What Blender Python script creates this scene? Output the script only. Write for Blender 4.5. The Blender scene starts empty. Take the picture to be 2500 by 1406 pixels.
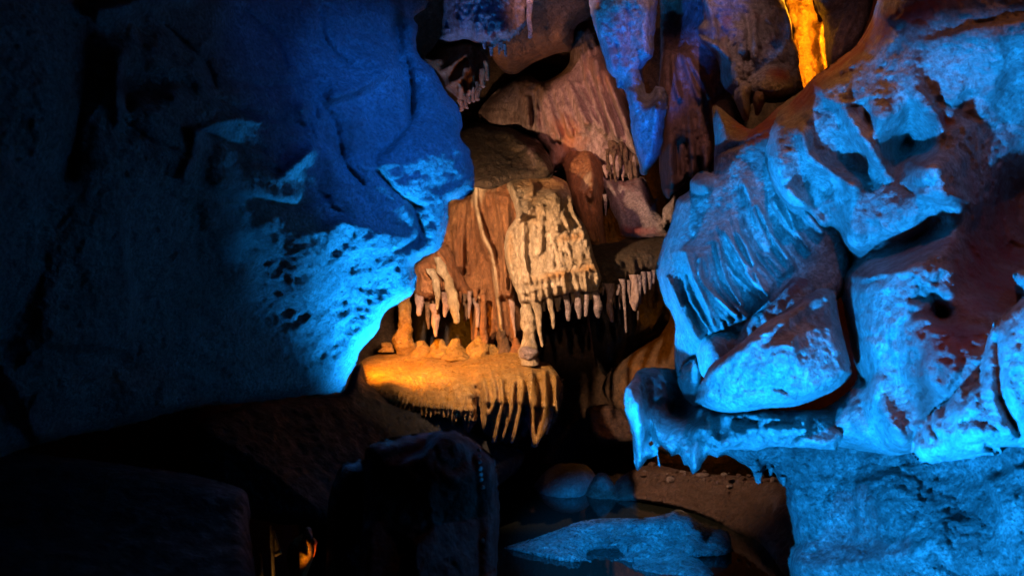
import bpy, math, random
import numpy as np
from mathutils import Vector

# ------------------------------------------------------------------ camera, world, lamps, exposure
S = bpy.context.scene
COL = S.collection
F, CX, CY, EYE = 2450.0, 1250.0, 703.0, 1.5      # focal length and centre in photo pixels, eye height above the pool


def P(px, py, d):
    """point of the cave seen at photo pixel (px, py), d metres ahead"""
    return Vector(((px - CX) / F * d, d, EYE - (py - CY) / F * d))


cam_data = bpy.data.cameras.new("camera")
cam = bpy.data.objects.new("camera", cam_data)
COL.objects.link(cam)
cam.location = (0, 0, EYE)
cam.rotation_euler = (math.radians(90), 0, 0)
cam_data.sensor_width = 36
cam_data.lens = F / 2500 * 36
cam_data.clip_start = .05
cam_data.clip_end = 200
cam_data.dof.use_dof = True
cam_data.dof.focus_distance = 6.9
cam_data.dof.aperture_fstop = 4.0
S.camera = cam

W = bpy.data.worlds.new("World")
S.world = W
W.use_nodes = True
W.node_tree.nodes["Background"].inputs[0].default_value = (.03, .035, .09, 1)
W.node_tree.nodes["Background"].inputs[1].default_value = .03

S.view_settings.view_transform = 'Standard'
S.view_settings.look = 'None'
S.view_settings.exposure = 0
S.view_settings.gamma = 1
S.cycles.max_bounces = 5
S.cycles.diffuse_bounces = 2
S.cycles.glossy_bounces = 3
S.cycles.use_denoising = True
S.cycles.sample_clamp_indirect = 4

BLUE, DEEP = (.006, .29, 1.0), (.012, .14, 1.0)
AMBER, WARM, MAUVE = (1.0, .36, .012), (1.0, .66, .40), (1.0, .50, .46)


def spot(name, loc, target, colour, watts, angle, blend=.6, radius=.03):
    """a coloured spot"""
    l = bpy.data.lights.new(name, 'SPOT')
    l.color, l.energy = colour, watts
    l.spot_size, l.spot_blend, l.shadow_soft_size = math.radians(angle), blend, radius
    o = bpy.data.objects.new(name, l)
    COL.objects.link(o)
    o.location = loc
    o.rotation_euler = (Vector(target) - Vector(loc)).to_track_quat('-Z', 'Y').to_euler()
    return o


spot("blue_spot", P(1050, 1110, 4.86), P(1000, 600, 5.0), BLUE, 520, 104, 1.0, .10)     # under the left boulder
spot("blue_spot", (.9, 2.6, 2.65), P(1000, 330, 4.85), (.008, .16, 1.0), 430, 34, 1.0)                  # added lamp to brighten the boulder's right-hand facets
spot("blue_spot", (.6, 2.2, 2.7), P(820, 190, 4.5), DEEP, 60, 32, 1.0)                    # added dim wash for the right wall's bounce on the boulder's upper face
spot("blue_spot", (.22, 2.2, .36), (2.3, 4.3, 1.3), BLUE, 1450, 58, .25)                   # right wall, from low down by the pool
spot("blue_spot", (-.22, 4.12, .55), P(1850, 620, 4.6), BLUE, 620, 38, .5)                # the folds, from the left
spot("blue_spot", (.05, 1.2, 1.9), P(1800, 570, 4.5), BLUE, 950, 13, .7)                  # the folds, from the front
spot("blue_spot", (.15, 3.1, .2), P(1640, 1060, 4.4), BLUE, 190, 30, .6)                   # hanging rock teeth
spot("blue_spot", (.10, 2.6, .30), P(1565, 230, 5.4), DEEP, 1500, 11.5, .7)               # ceiling stalactite
spot("blue_spot", (.5, 2.4, .30), P(1130, 0, 6.0), DEEP, 600, 8, .9)
spot("blue_spot", (.35, 2.5, .30), P(1745, 60, 5.2), DEEP, 800, 5.5, .9)
spot("blue_spot", (.1, 1.2, 2.0), P(1500, 1325, 5.6), BLUE, 5200, 15, .8)                 # pool rocks
spot("blue_spot", P(1150, 1180, 4.4), P(1190, 1060, 6.5), DEEP, 16, 26, .9)               # shelf underside
spot("blue_spot", P(1350, 1260, 7.5), P(1560, 840, 8.2), DEEP, 45, 70, .9)                # striped wall behind
spot("amber_floodlight", P(860, 800, 6.5), P(1010, 890, 6.9), AMBER, 150, 88, .9)
spot("amber_floodlight", P(2052, 70, 5.47), P(1950, 60, 5.9), AMBER, 150, 150, .4)
spot("amber_floodlight", P(1050, 320, 7.2), P(1290, 140, 7.4), (1, .42, .08), 24, 80, .9)       # ceiling slab
spot("amber_floodlight", P(1900, -420, 4.7), P(1960, 230, 4.5), (1, .36, .08), 34, 84, .9)      # crest of the right wall
spot("warm_spot", P(1040, 560, 5.8), P(1300, 740, 6.95), WARM, 290, 116, .7)
spot("warm_spot", (0, 1.0, 2.25), (.42, 7.0, 1.74), WARM, 270, 12.5, .8)                    # added soft fill near the camera, lifting the alcove's dark gaps
spot("warm_spot", P(1590, 960, 5.85), P(1140, 985, 6.4), WARM, 62, 46, .8)               # front of the amber shelf
spot("blue_spot", (.5, 2.6, .5), P(1173, 1140, 3.15), BLUE, 70, 4.5, .8)                     # added narrow beam that makes the beads on the block's edge glint
spot("warm_spot", P(1090, 390, 5.75), P(1130, 190, 6.15), (1, .45, .2), 10, 80, .9)       # rust rock
spot("mauve_floodlight", P(1250, -600, 4.4), P(1500, 280, 7.4), MAUVE, 400, 32, .9)
spot("mauve_floodlight", P(1690, -520, 4.5), P(1690, 330, 5.9), MAUVE, 36, 50, .9)
spot("mauve_floodlight", (.9, 3.0, 3.0), P(2045, 90, 5.15), MAUVE, 30, 14, .9)                   # striped rock by the glow
spot("rust_floodlight", P(2250, -700, 2.5), P(2380, 620, 3.6), (1.0, .32, .14), 24, 80, .9)     # high on the right


# ------------------------------------------------------------------ noise
def _hash(ix, iy, iz, seed):
    h = (ix * 374761393 + iy * 668265263 + iz * 1274126177 + seed * 974711) & 0x7fffffff
    h = ((h ^ (h >> 13)) * 1274126177) & 0x7fffffff
    h = ((h ^ (h >> 15)) * 668265263) & 0x7fffffff
    return h ^ (h >> 16)


def perlin(p, seed=0):
    i = np.floor(p).astype(np.int64)
    f = p - i
    u = f * f * f * (f * (f * 6 - 15) + 10)
    r = 0
    for a in (0, 1):
        for b in (0, 1):
            for c in (0, 1):
                h = _hash(i[:, 0] + a, i[:, 1] + b, i[:, 2] + c, seed)
                gx, gy, gz = (h & 1023) / 511.5 - 1, ((h >> 10) & 1023) / 511.5 - 1, ((h >> 20) & 1023) / 511.5 - 1
                w = (u[:, 0] if a else 1 - u[:, 0]) * (u[:, 1] if b else 1 - u[:, 1]) * (u[:, 2] if c else 1 - u[:, 2])
                r = r + w * (gx * (f[:, 0] - a) + gy * (f[:, 1] - b) + gz * (f[:, 2] - c))
    return r


def fbm(p, octs=4, kind='fbm', seed=0, gain=.5):
    s, amp, tot = 0, 1.0, 0
    for o in range(octs):
        n = perlin(p * (2.03 ** o), seed + o * 17)
        if kind == 'ridge':
            n = 1 - 2 * np.abs(n) * 1.6
        elif kind == 'billow':
            n = np.abs(n) * 3.2 - .6
        s = s + n * amp
        tot += amp
        amp *= gain
    return s / tot


# ------------------------------------------------------------------ tracing helpers: "x,y x,y" read in the frame of an enlarged detail
def T(ox=0, oy=0, s=1.0):
    def f(txt):
        return [(ox + float(a) / s, oy + float(b) / s) for a, b in (w.split(',') for w in txt.split())]
    return f


t0, t1, t2, t3 = T(), T(0, 0, 2.0), T(950, 0, 2.812), T(1600, 0, 2.343)
t4, t5, t6, t7 = T(850, 400, 2.812), T(1500, 400, 2.009), T(800, 800, 2.32), T(1200, 1000, 1.923)
t8, t9, ta, tb = T(0, 700, 1.991), T(560, 1100, 4.595), T(1650, 0, 4.393), T(1500, 900, 4.687)


def resample(pts, gap, closed=True, smooth=True):
    """Catmull-Rom through the points, one vertex about every `gap`"""
    p = np.array(pts, float)
    n = len(p)
    out = []
    segs = n if closed else n - 1
    for i in range(segs):
        if closed:
            a, b, c, d = p[(i - 1) % n], p[i], p[(i + 1) % n], p[(i + 2) % n]
        else:
            a, b, c, d = p[max(i - 1, 0)], p[i], p[i + 1], p[min(i + 2, n - 1)]
        L = np.hypot(*(c - b))
        k = max(1, int(L / gap))
        t = np.arange(k)[:, None] / k
        if smooth:
            q = .5 * (2 * b + (c - a) * t + (2 * a - 5 * b + 4 * c - d) * t ** 2 + (3 * b - a - 3 * c + d) * t ** 3)
            q = q * .8 + (b + (c - b) * t) * .2
        else:
            q = b + (c - b) * t
        out.append(q)
    if not closed:
        out.append(p[-1:])
    return np.concatenate(out)


def seg_dist(x, y, poly, closed):
    """distance from points to a polyline, the position along it 0..1 and the signed side"""
    a = poly if closed else poly[:-1]
    b = np.roll(poly, -1, 0) if closed else poly[1:]
    best = np.full(x.shape, 1e9)
    tt = np.zeros(x.shape)
    side = np.zeros(x.shape)
    nx, ny = np.zeros(x.shape), np.zeros(x.shape)
    L = np.hypot(*(b - a).T)
    cum = np.concatenate([[0], np.cumsum(L)])
    for k in range(len(a)):
        dx, dy = b[k] - a[k]
        l2 = dx * dx + dy * dy
        if l2 < 1e-9:
            continue
        t = np.clip(((x - a[k, 0]) * dx + (y - a[k, 1]) * dy) / l2, 0, 1)
        qx, qy = a[k, 0] + t * dx, a[k, 1] + t * dy
        d2 = (x - qx) ** 2 + (y - qy) ** 2
        m = d2 < best
        best = np.where(m, d2, best)
        tt = np.where(m, (cum[k] + t * L[k]) / cum[-1], tt)
        side = np.where(m, np.sign((x - a[k, 0]) * dy - (y - a[k, 1]) * dx), side)
        nx, ny = np.where(m, qx, nx), np.where(m, qy, ny)
    return np.sqrt(best), tt, side, nx, ny


def tps(ctrl):
    """smooth depth through a few measured points"""
    c = np.array(ctrl, float)
    xy, z = c[:, :2] / 1000, c[:, 2]
    n = len(c)
    if n < 3:
        return lambda x, y: np.full(x.shape, z.mean())

    def U(r2):
        return r2 * np.log(r2 + 1e-9)
    K = U(((xy[:, None] - xy[None]) ** 2).sum(2)) + np.eye(n) * 2e-3
    Q = np.column_stack([np.ones(n), xy])
    A = np.block([[K, Q], [Q.T, np.zeros((3, 3))]])
    w = np.linalg.lstsq(A, np.concatenate([z, np.zeros(3)]), rcond=None)[0]
    lo, hi = z.min() - .25, z.max() + .35

    def f(x, y):
        r = w[n] + w[n + 1] * x / 1000 + w[n + 2] * y / 1000
        for i in range(n):
            r = r + w[i] * U((x / 1000 - xy[i, 0]) ** 2 + (y / 1000 - xy[i, 1]) ** 2)
        return np.clip(r, lo, hi)
    return f


# ------------------------------------------------------------------ strokes that shape a rock face (positive = towards the viewer)
def ridge(pts, w, amp, sharp=False, taper=(1, 1)):
    return ('line', np.array(pts, float), w, amp, sharp, taper)


def crack(pts, w, amp, taper=(.6, .6)):
    return ('line', np.array(pts, float), w, -amp, True, taper)


def step(pts, w, amp, reach):
    """the face left of the line (walking along it) stands out by amp, fading over reach"""
    return ('step', np.array(pts, float), w, amp, reach)


def blob(cx, cy, rx, ry, amp, rot=0, soft=True):
    return ('blob', cx, cy, rx, ry, amp, math.radians(rot), soft)


def fan(A, B, n, w, amp, seed=0, wob=5, lo=0, hi=1, sharp=False):
    """n ridges spread between two guide lines: the folds of a drapery"""
    rnd = random.Random(seed)
    A, B = resample(A, 20, False), resample(B, 20, False)
    k = 14
    A = A[np.linspace(0, len(A) - 1, k).astype(int)]
    B = B[np.linspace(0, len(B) - 1, k).astype(int)]
    out = []
    for i in range(n):
        u = (i + .5 + rnd.uniform(-.3, .3)) / n
        c = A * (1 - u) + B * u
        c = c + np.cumsum(np.array([[rnd.gauss(0, 1) * wob * .5, 0] for _ in range(k)]), 0)
        a = int(rnd.uniform(0, .35) * k * lo)
        b = k - int(rnd.uniform(0, .4) * k * (1 - hi))
        a = min(a, b - 3)
        out.append(ridge(c[a:b], w * rnd.uniform(.7, 1.35), amp * rnd.uniform(.5, 1.3), sharp, (.3, 1)))
    return out


def apply_strokes(x, y, strokes):
    tot = np.zeros(x.shape)
    for s in strokes:
        if s[0] == 'blob':
            _, cx, cy, rx, ry, amp, rot, soft = s
            m = (np.abs(x - cx) < 3 * max(rx, ry)) & (np.abs(y - cy) < 3 * max(rx, ry))
            if not m.any():
                continue
            ux = (x[m] - cx) * math.cos(rot) + (y[m] - cy) * math.sin(rot)
            uy = -(x[m] - cx) * math.sin(rot) + (y[m] - cy) * math.cos(rot)
            r2 = (ux / rx) ** 2 + (uy / ry) ** 2
            tot[m] += amp * (np.exp(-r2) if soft else np.sqrt(np.clip(1 - r2, 0, 1)))
            continue
        pts, w = s[1], s[2]
        far = (4 * w if s[0] == 'line' else 3 * s[4])
        m = (x > pts[:, 0].min() - far) & (x < pts[:, 0].max() + far) & (y > pts[:, 1].min() - far) & (y < pts[:, 1].max() + far)
        if not m.any():
            continue
        line = resample(pts, 14, False) if len(pts) > 2 else pts
        d, t, side, _, _ = seg_dist(x[m], y[m], line, False)
        if s[0] == 'line':
            amp, sharp, (ta_, tb_) = s[3], s[4], s[5]
            g = np.exp(-d / w) if sharp else np.exp(-(d / w) ** 2)
            tot[m] += amp * g * (ta_ + (tb_ - ta_) * t)
        else:
            amp, reach = s[3], s[4]
            sg = d * side
            end = np.clip(np.minimum(t, 1 - t) * 6, 0, 1)
            tot[m] += amp * .5 * (1 + np.tanh(sg / w)) * np.exp(-(d / reach) ** 2) * end
    return tot


PLACE = {}


def make_mesh(name, verts, faces, mat, parent=None, stain_shade=None, smooth=True):
    """one mesh object with its origin at its base"""
    v = np.asarray(verts, np.float64)
    base = np.array([(v[:, 0].min() + v[:, 0].max()) / 2, (v[:, 1].min() + v[:, 1].max()) / 2, v[:, 2].min()])
    me = bpy.data.meshes.new(name)
    quads = np.asarray(faces, np.int32)
    nf = len(quads)
    tri = quads[:, 2] == quads[:, 3]
    sizes = np.where(tri, 3, 4)
    starts = np.concatenate([[0], np.cumsum(sizes)[:-1]])
    keep = np.ones(quads.shape, bool)
    keep[tri, 3] = False
    loops = quads[keep]
    me.vertices.add(len(v))
    me.vertices.foreach_set("co", (v - base).astype(np.float32).ravel())
    me.loops.add(len(loops))
    me.loops.foreach_set("vertex_index", loops.astype(np.int32))
    me.polygons.add(nf)
    me.polygons.foreach_set("loop_start", starts.astype(np.int32))
    me.update(calc_edges=True)
    me.polygons.foreach_set("use_smooth", np.full(nf, smooth))
    if stain_shade is not None:
        at = me.attributes.new("stain_shade", 'FLOAT', 'POINT')
        at.data.foreach_set("value", stain_shade.astype(np.float32))
    me.validate()
    me.materials.append(mat)
    o = bpy.data.objects.new(name, me)
    COL.objects.link(o)
    if parent is not None:
        o.parent = parent
        o.location = Vector(base) - PLACE.get(parent.name, parent.location)
    else:
        o.location = Vector(base)
    PLACE[o.name] = Vector(base)
    return o


SEED = [1]


def rock_face(name, outline, depth, mat, parent=None, grid=6, roll=(60, .3), jag=(4, 40), thick=.5, strokes=(), noise=(),
              stain_shade=(), facets=None, smooth=True, micro=1):
    """a solid rock: traced outline, measured depths, rounded rim, carved folds, rough surface, closed behind"""
    SEED[0] += 31
    sd = SEED[0]
    coarse = resample(outline, 22, True, smooth)
    fine = resample(outline, 5, True, smooth)
    if jag[0]:
        q = np.column_stack([fine / jag[1], np.zeros(len(fine))])
        fine = fine + jag[0] * 2.2 * np.column_stack([fbm(q, 4, seed=sd), fbm(q + 37.7, 4, seed=sd + 5)])
    x0, y0 = fine.min(0) - 2 * grid
    x1, y1 = fine.max(0) + 2 * grid
    nx, ny = int((x1 - x0) / grid) + 1, int((y1 - y0) / grid) + 1
    gx, gy = x0 + np.arange(nx) * grid, y0 + np.arange(ny) * grid
    inside = np.zeros((ny, nx), bool)
    a, b = fine, np.roll(fine, -1, 0)
    for j in range(ny):
        yy = gy[j]
        m = (a[:, 1] <= yy) != (b[:, 1] <= yy)
        if not m.any():
            continue
        xs = np.sort(a[m, 0] + (yy - a[m, 1]) / (b[m, 1] - a[m, 1]) * (b[m, 0] - a[m, 0]))
        inside[j] = (np.searchsorted(xs, gx) % 2) == 1
    near = inside.copy()
    for dy in (-1, 0, 1):
        for dx in (-1, 0, 1):
            near |= np.roll(np.roll(inside, dy, 0), dx, 1)
    core = inside.copy()
    for dy in (-1, 0, 1):
        for dx in (-1, 0, 1):
            core &= np.roll(np.roll(inside, dy, 0), dx, 1)
    X, Y = np.meshgrid(gx, gy)
    edge = near & ~core
    ex, ey = X[edge], Y[edge]
    dist = np.full(ex.shape, 1e9)
    qx, qy = ex.copy(), ey.copy()
    # nearest point on the fine outline, chunked by rows of the outline
    blk = 40
    for k in range(0, len(fine), blk):
        pl = np.concatenate([fine[k:k + blk + 1], fine[:max(0, k + blk + 1 - len(fine))]])
        if len(pl) < 2:
            continue
        m = (ex > pl[:, 0].min() - 3 * grid) & (ex < pl[:, 0].max() + 3 * grid) & (ey > pl[:, 1].min() - 3 * grid) & (ey < pl[:, 1].max() + 3 * grid)
        if not m.any():
            continue
        d, _, _, px, py = seg_dist(ex[m], ey[m], pl, False)
        i = np.where(m)[0]
        up = d < dist[i]
        dist[i[up]], qx[i[up]], qy[i[up]] = d[up], px[up], py[up]
    ein = inside[edge]
    snap = (~ein & (dist < .8 * grid)) | (ein & (dist < .3 * grid))
    keep = core.copy()
    keep[edge] = ein | snap
    ex2, ey2 = np.where(snap, qx, ex), np.where(snap, qy, ey)
    X[edge], Y[edge] = ex2, ey2
    idx = -np.ones((ny, nx), np.int64)
    idx[keep] = np.arange(keep.sum())
    A, B, C, D = idx[:-1, :-1], idx[1:, :-1], idx[1:, 1:], idx[:-1, 1:]
    cnt = (A >= 0).astype(int) + (B >= 0) + (C >= 0) + (D >= 0)
    full = cnt == 4
    fq = np.column_stack([A[full], B[full], C[full], D[full]])
    tr = cnt == 3
    q = np.column_stack([A[tr], B[tr], C[tr], D[tr]])
    tris = np.array([[v for v in r if v >= 0] for r in q], np.int64).reshape(-1, 3)
    fq = np.concatenate([fq, np.column_stack([tris, tris[:, 2]])]) if len(tris) else fq
    # drop vertices that no face uses
    used = np.zeros(keep.sum(), bool)
    used[fq.ravel()] = True
    remap = np.cumsum(used) - 1
    fq = remap[fq]
    x, y = X[keep][used], Y[keep][used]
    # distance to the rim
    rim, _, _, _, _ = seg_dist(x, y, coarse, True)
    f = tps(depth)
    d = f(x, y)
    back = d + roll[1] + thick
    tt = 1 - np.clip(rim / roll[0], 0, 1)
    d = d + roll[1] * (1 - np.sqrt(np.clip(1 - tt * tt, 0, 1)))
    d = d - apply_strokes(x, y, strokes)
    pos = np.column_stack([(x - CX) / F * d, d, EYE - (y - CY) / F * d])
    if facets:
        n, amp, rough_w = facets
        rnd = np.random.RandomState(sd)
        sx = rnd.uniform(x.min(), x.max(), n)
        sy = rnd.uniform(y.min(), y.max(), n)
        wx = x + 40 * fbm(pos * 3, 2, seed=sd + 3)
        wy = y + 40 * fbm(pos * 3 + 9, 2, seed=sd + 4)
        d2 = (wx[:, None] - sx) ** 2 + (wy[:, None] - sy) ** 2
        o = np.argsort(d2, 1)[:, :2]
        off = rnd.uniform(-1, 1, n)
        gxs, gys = rnd.normal(0, 1, n), rnd.normal(0, 1, n)
        size = math.sqrt((x.max() - x.min()) * (y.max() - y.min()) / n)
        val = lambda i: amp * (.5 * off[i] + .8 * (gxs[i] * (wx - sx[i]) + gys[i] * (wy - sy[i])) / size)
        i0, i1 = o[:, 0], o[:, 1]
        r = np.arange(len(x))
        gap = np.sqrt(d2[r, i1]) - np.sqrt(d2[r, i0])
        s = np.clip(gap / rough_w, 0, 1) * .5 + .5
        d = d - (val(i0) * s + val(i1) * (1 - s))
    for amp, fr, octs, kind in list(noise) + [(.014, (17, 17, 17), 4, 'billow'), (.007, (42, 42, 42), 2, 'fbm')] * micro:
        d = d - amp * fbm(pos * np.array(fr), octs, kind, seed=sd + octs)
    d = np.minimum(d, back - .02)
    n = len(x)
    front = np.column_stack([(x - CX) / F * d, d, EYE - (y - CY) / F * d])
    rear = np.column_stack([(x - CX) / F * back, back, EYE - (y - CY) / F * back])
    tri = fq[:, 2] == fq[:, 3]
    E = np.concatenate([fq[:, [0, 1]], fq[:, [1, 2]], fq[~tri][:, [2, 3]], fq[:, [3, 0]]])
    key = E.min(1) * np.int64(n) + E.max(1)
    _, first, cnt = np.unique(key, return_index=True, return_counts=True)
    e = E[first[cnt == 1]]
    rq = fq[:, [0, 3, 2, 1]].copy()
    t = fq[:, 2] == fq[:, 3]
    rq[t] = np.column_stack([fq[t, 0], fq[t, 2], fq[t, 1], fq[t, 1]])
    side = np.column_stack([e[:, 1], e[:, 0], e[:, 0] + n, e[:, 1] + n])
    st = None
    if stain_shade:
        st = np.concatenate([np.clip(apply_strokes(x, y, stain_shade), 0, 1)] * 2)
    return make_mesh(name, np.concatenate([front, rear]), np.concatenate([fq, rq + n, side]), mat, parent, st)


def deep(pts, d0, d1):
    n = len(pts)
    return [(*q, d0 + (d1 - d0) * min(1, 1.6 * i / (n - 1))) for i, q in enumerate(pts)]


def spike(name, pts, radii, mat, parent=None, segs=14, rough=.10, lump=.0, flat=1.0, freq=14.0, blunt=.55):
    """a stalactite, stalagmite or column: px path with depth, radii in px; both ends closed"""
    SEED[0] += 13
    sd = SEED[0]
    pts = np.array(pts, float)
    k = len(pts)
    n = max(10, int(np.hypot(*(pts[-1, :2] - pts[0, :2])) / 5))
    s = np.linspace(0, k - 1, n)
    path = np.column_stack([np.interp(s, np.arange(k), pts[:, i]) for i in range(3)])
    rad = np.interp(s, np.linspace(0, k - 1, len(radii)), radii)
    d = path[:, 2]
    ctr = np.column_stack([(path[:, 0] - CX) / F * d, d, EYE - (path[:, 1] - CY) / F * d])
    wob = np.column_stack([ctr * 9, ]) + sd
    rm = rad / F * d
    ctr = ctr + rm[:, None] * np.column_stack([fbm(wob, 2, seed=sd) * 1.1, fbm(wob + 5, 2, seed=sd) * 1.1, np.zeros(n)])
    th = np.arange(segs) / segs * 2 * math.pi
    V = []
    for i in range(n):
        r = rm[i]
        ring = np.column_stack([ctr[i, 0] + r * np.cos(th), ctr[i, 1] + r * flat * np.sin(th), np.full(segs, ctr[i, 2])])
        V.append(ring)
    V = np.concatenate(V)
    C3 = np.repeat(ctr, segs, 0)
    R3 = np.repeat(rm, segs)[:, None]
    nv = fbm(V * np.array([freq * 2, freq * 2, freq * .7]), 3, seed=sd)[:, None]
    V = V + (V - C3) * (rough * 4.0 * nv)
    if lump:
        lv = fbm(C3 * np.array([1, 1, 9.0]), 2, seed=sd + 7)[:, None]
        V = V + (V - C3) * lump * 2 * lv
    tip_dir = ctr[-1] - ctr[-2]
    tip_dir = tip_dir / np.linalg.norm(tip_dir)
    V = np.concatenate([V, [ctr[0], ctr[-1] + tip_dir * rm[-1] * blunt]])
    q = []
    for i in range(n - 1):
        for j in range(segs):
            a_, b_ = i * segs + j, i * segs + (j + 1) % segs
            q.append((a_, a_ + segs, b_ + segs, b_))
    t, bt = n * segs, n * segs + 1
    for j in range(segs):
        jn = (j + 1) % segs
        q.append((t, j, jn, jn))
        q.append((bt, (n - 1) * segs + jn, (n - 1) * segs + j, (n - 1) * segs + j))
    q = np.array(q)
    if ctr[-1, 2] > ctr[0, 2]:
        tri = q[:, 2] == q[:, 3]
        q2 = q[:, [0, 3, 2, 1]]
        q2[tri] = np.column_stack([q[tri, 0], q[tri, 2], q[tri, 1], q[tri, 1]])
        q = q2
    return make_mesh(name, V, q, mat, parent)


def pebble(name, c, r, mat, parent=None, amp=.35, seed=0, n=24):
    """a loose stone: a lumpy ellipsoid"""
    lat, lon = n // 2, n
    V = []
    for i in range(1, lat):
        ph = math.pi * i / lat
        for j in range(lon):
            a_ = 2 * math.pi * j / lon
            V.append((math.sin(ph) * math.cos(a_), math.sin(ph) * math.sin(a_), math.cos(ph)))
    V += [(0, 0, 1), (0, 0, -1)]
    V = np.array(V)
    V = V * (1 + amp * fbm(V * 1.4 + seed * 3.1, 4, seed=seed)[:, None] * 1.6 + .25 * amp * fbm(V * 5 + seed, 3, 'billow', seed=seed)[:, None])
    V = V * np.array(r) + np.array(c)
    q = []
    for i in range(lat - 2):
        for j in range(lon):
            a_, b_ = i * lon + j, i * lon + (j + 1) % lon
            q.append((a_, a_ + lon, b_ + lon, b_))
    top, bot = (lat - 1) * lon, (lat - 1) * lon + 1
    for j in range(lon):
        jn = (j + 1) % lon
        q.append((top, j, jn, jn))
        q.append((bot, (lat - 2) * lon + jn, (lat - 2) * lon + j, (lat - 2) * lon + j))
    return make_mesh(name, V, q, mat, parent)


def tag(o, label=None, cat=None, group=None, kind=None):
    for k, v in (('label', label), ('category', cat), ('group', group), ('kind', kind)):
        if v:
            o[k] = v
    return o


def thing(name, p, label, cat, group=None):
    o = bpy.data.objects.new(name, None)
    COL.objects.link(o)
    o.location = p
    o.empty_display_size = .1
    return tag(o, label, cat, group)


# ------------------------------------------------------------------ rock materials
def rock(name, c1, c2, stain_shade=(.26, .06, .05), scale=3.0, bump=.5, rough=(.45, .85), streak=1.0, pores=.6, spec=.45, grain=70, patch=0.0):
    m = bpy.data.materials.new(name)
    m.use_nodes = True
    nt = m.node_tree
    N, L = nt.nodes, nt.links
    bs = N["Principled BSDF"]
    geo = N.new('ShaderNodeNewGeometry')
    mp = N.new('ShaderNodeMapping')
    mp.inputs['Scale'].default_value = (1, 1, streak)
    L.new(geo.outputs['Position'], mp.inputs['Vector'])

    def noise(sc, det=6, ro=.6, vec=mp.outputs[0]):
        n = N.new('ShaderNodeTexNoise')
        n.inputs['Scale'].default_value = sc
        n.inputs['Detail'].default_value = det
        n.inputs['Roughness'].default_value = ro
        L.new(vec, n.inputs['Vector'])
        return n.outputs['Fac']

    def ramp(fac, a, b):
        r = N.new('ShaderNodeMapRange')
        r.inputs['From Min'].default_value, r.inputs['From Max'].default_value = a, b
        L.new(fac, r.inputs['Value'])
        return r.outputs[0]

    def mix(fac, a, b):
        x = N.new('ShaderNodeMix')
        x.data_type = 'RGBA'
        if isinstance(fac, float):
            x.inputs[0].default_value = fac
        else:
            L.new(fac, x.inputs[0])
        for k, v in ((6, a), (7, b)):
            if isinstance(v, tuple):
                x.inputs[k].default_value = (*v, 1)
            else:
                L.new(v, x.inputs[k])
        return x.outputs[2]

    def math_(op, a, b):
        x = N.new('ShaderNodeMath')
        x.operation = op
        for k, v in ((0, a), (1, b)):
            if isinstance(v, (int, float)):
                x.inputs[k].default_value = v
            else:
                L.new(v, x.inputs[k])
        return x.outputs[0]

    big = noise(scale, 8, .62)
    col = mix(ramp(big, .36, .64), c1, c2)
    fine = noise(scale * 7, 6, .7)
    speck = noise(grain * .9, 4, .75)
    col = mix(math_('MULTIPLY', ramp(speck, .60, .36), .8), col, tuple(v * .45 for v in c1))
    dark = tuple(v * .30 for v in c1)
    col = mix(math_('MULTIPLY', ramp(fine, .62, .40), pores), col, dark)
    at = N.new('ShaderNodeAttribute')
    at.attribute_name = "stain_shade"  # one mask for mineral stains and for shade put into the colour
    sn = noise(scale * 2.6, 7, .66)
    sfac = ramp(math_('ADD', math_('ADD', at.outputs['Fac'], patch), math_('MULTIPLY', math_('SUBTRACT', sn, .5), 1.7)), .22, .82)
    col = mix(sfac, col, stain_shade)
    L.new(col, bs.inputs['Base Color'])
    rg = N.new('ShaderNodeMapRange')
    rg.inputs['From Min'].default_value, rg.inputs['From Max'].default_value = .35, .62
    rg.inputs['To Min'].default_value, rg.inputs['To Max'].default_value = rough
    L.new(noise(scale * 5, 4, .6), rg.inputs['Value'])
    L.new(rg.outputs[0], bs.inputs['Roughness'])
    bs.inputs['Specular IOR Level'].default_value = spec
    b1 = N.new('ShaderNodeBump')
    b1.inputs['Strength'].default_value = bump
    b1.inputs['Distance'].default_value = .11
    L.new(noise(grain * .28, 8, .7), b1.inputs['Height'])
    b2 = N.new('ShaderNodeBump')
    b2.inputs['Strength'].default_value = bump * .6
    b2.inputs['Distance'].default_value = .03
    L.new(noise(grain, 4, .6, geo.outputs['Position']), b2.inputs['Height'])
    L.new(b1.outputs[0], b2.inputs['Normal'])
    L.new(b2.outputs[0], bs.inputs['Normal'])
    return m


LIME = rock("pale_limestone", (.36, .33, .30), (.62, .58, .53), scale=2.2, bump=.7, rough=(.28, .75), spec=.6)
LIME_SOFT = rock("smooth_limestone", (.36, .33, .30), (.62, .58, .53), scale=1.8, bump=.6, rough=(.28, .75), spec=.6)
LIME_ROUGH = rock("pitted_limestone", (.15, .14, .125), (.50, .46, .42), scale=3.0, bump=1.0, pores=.7)
BOULDER = rock("grey_limestone", (.34, .33, .30), (.56, .54, .50), stain_shade=(.13, .055, .03), scale=1.7, bump=.8, pores=.3)
DRAPE = rock("mauve_flowstone", (.36, .20, .15), (.50, .33, .28), stain_shade=(.42, .15, .05), scale=2.6, bump=.6, streak=.35)
ORANGE = rock("orange_flowstone", (.30, .10, .028), (.44, .19, .07), stain_shade=(.62, .44, .26), scale=3.0, bump=.7, streak=.5)
CREAM = rock("cream_flowstone", (.42, .27, .14), (.64, .48, .33), stain_shade=(.34, .17, .06), scale=3.4, bump=.7, streak=.4, rough=(.35, .7))
HONEY = rock("wet_honey_travertine", (.40, .18, .03), (.56, .31, .085), stain_shade=(.24, .10, .03), scale=3.2, bump=.8, rough=(.18, .6), spec=.6)
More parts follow.
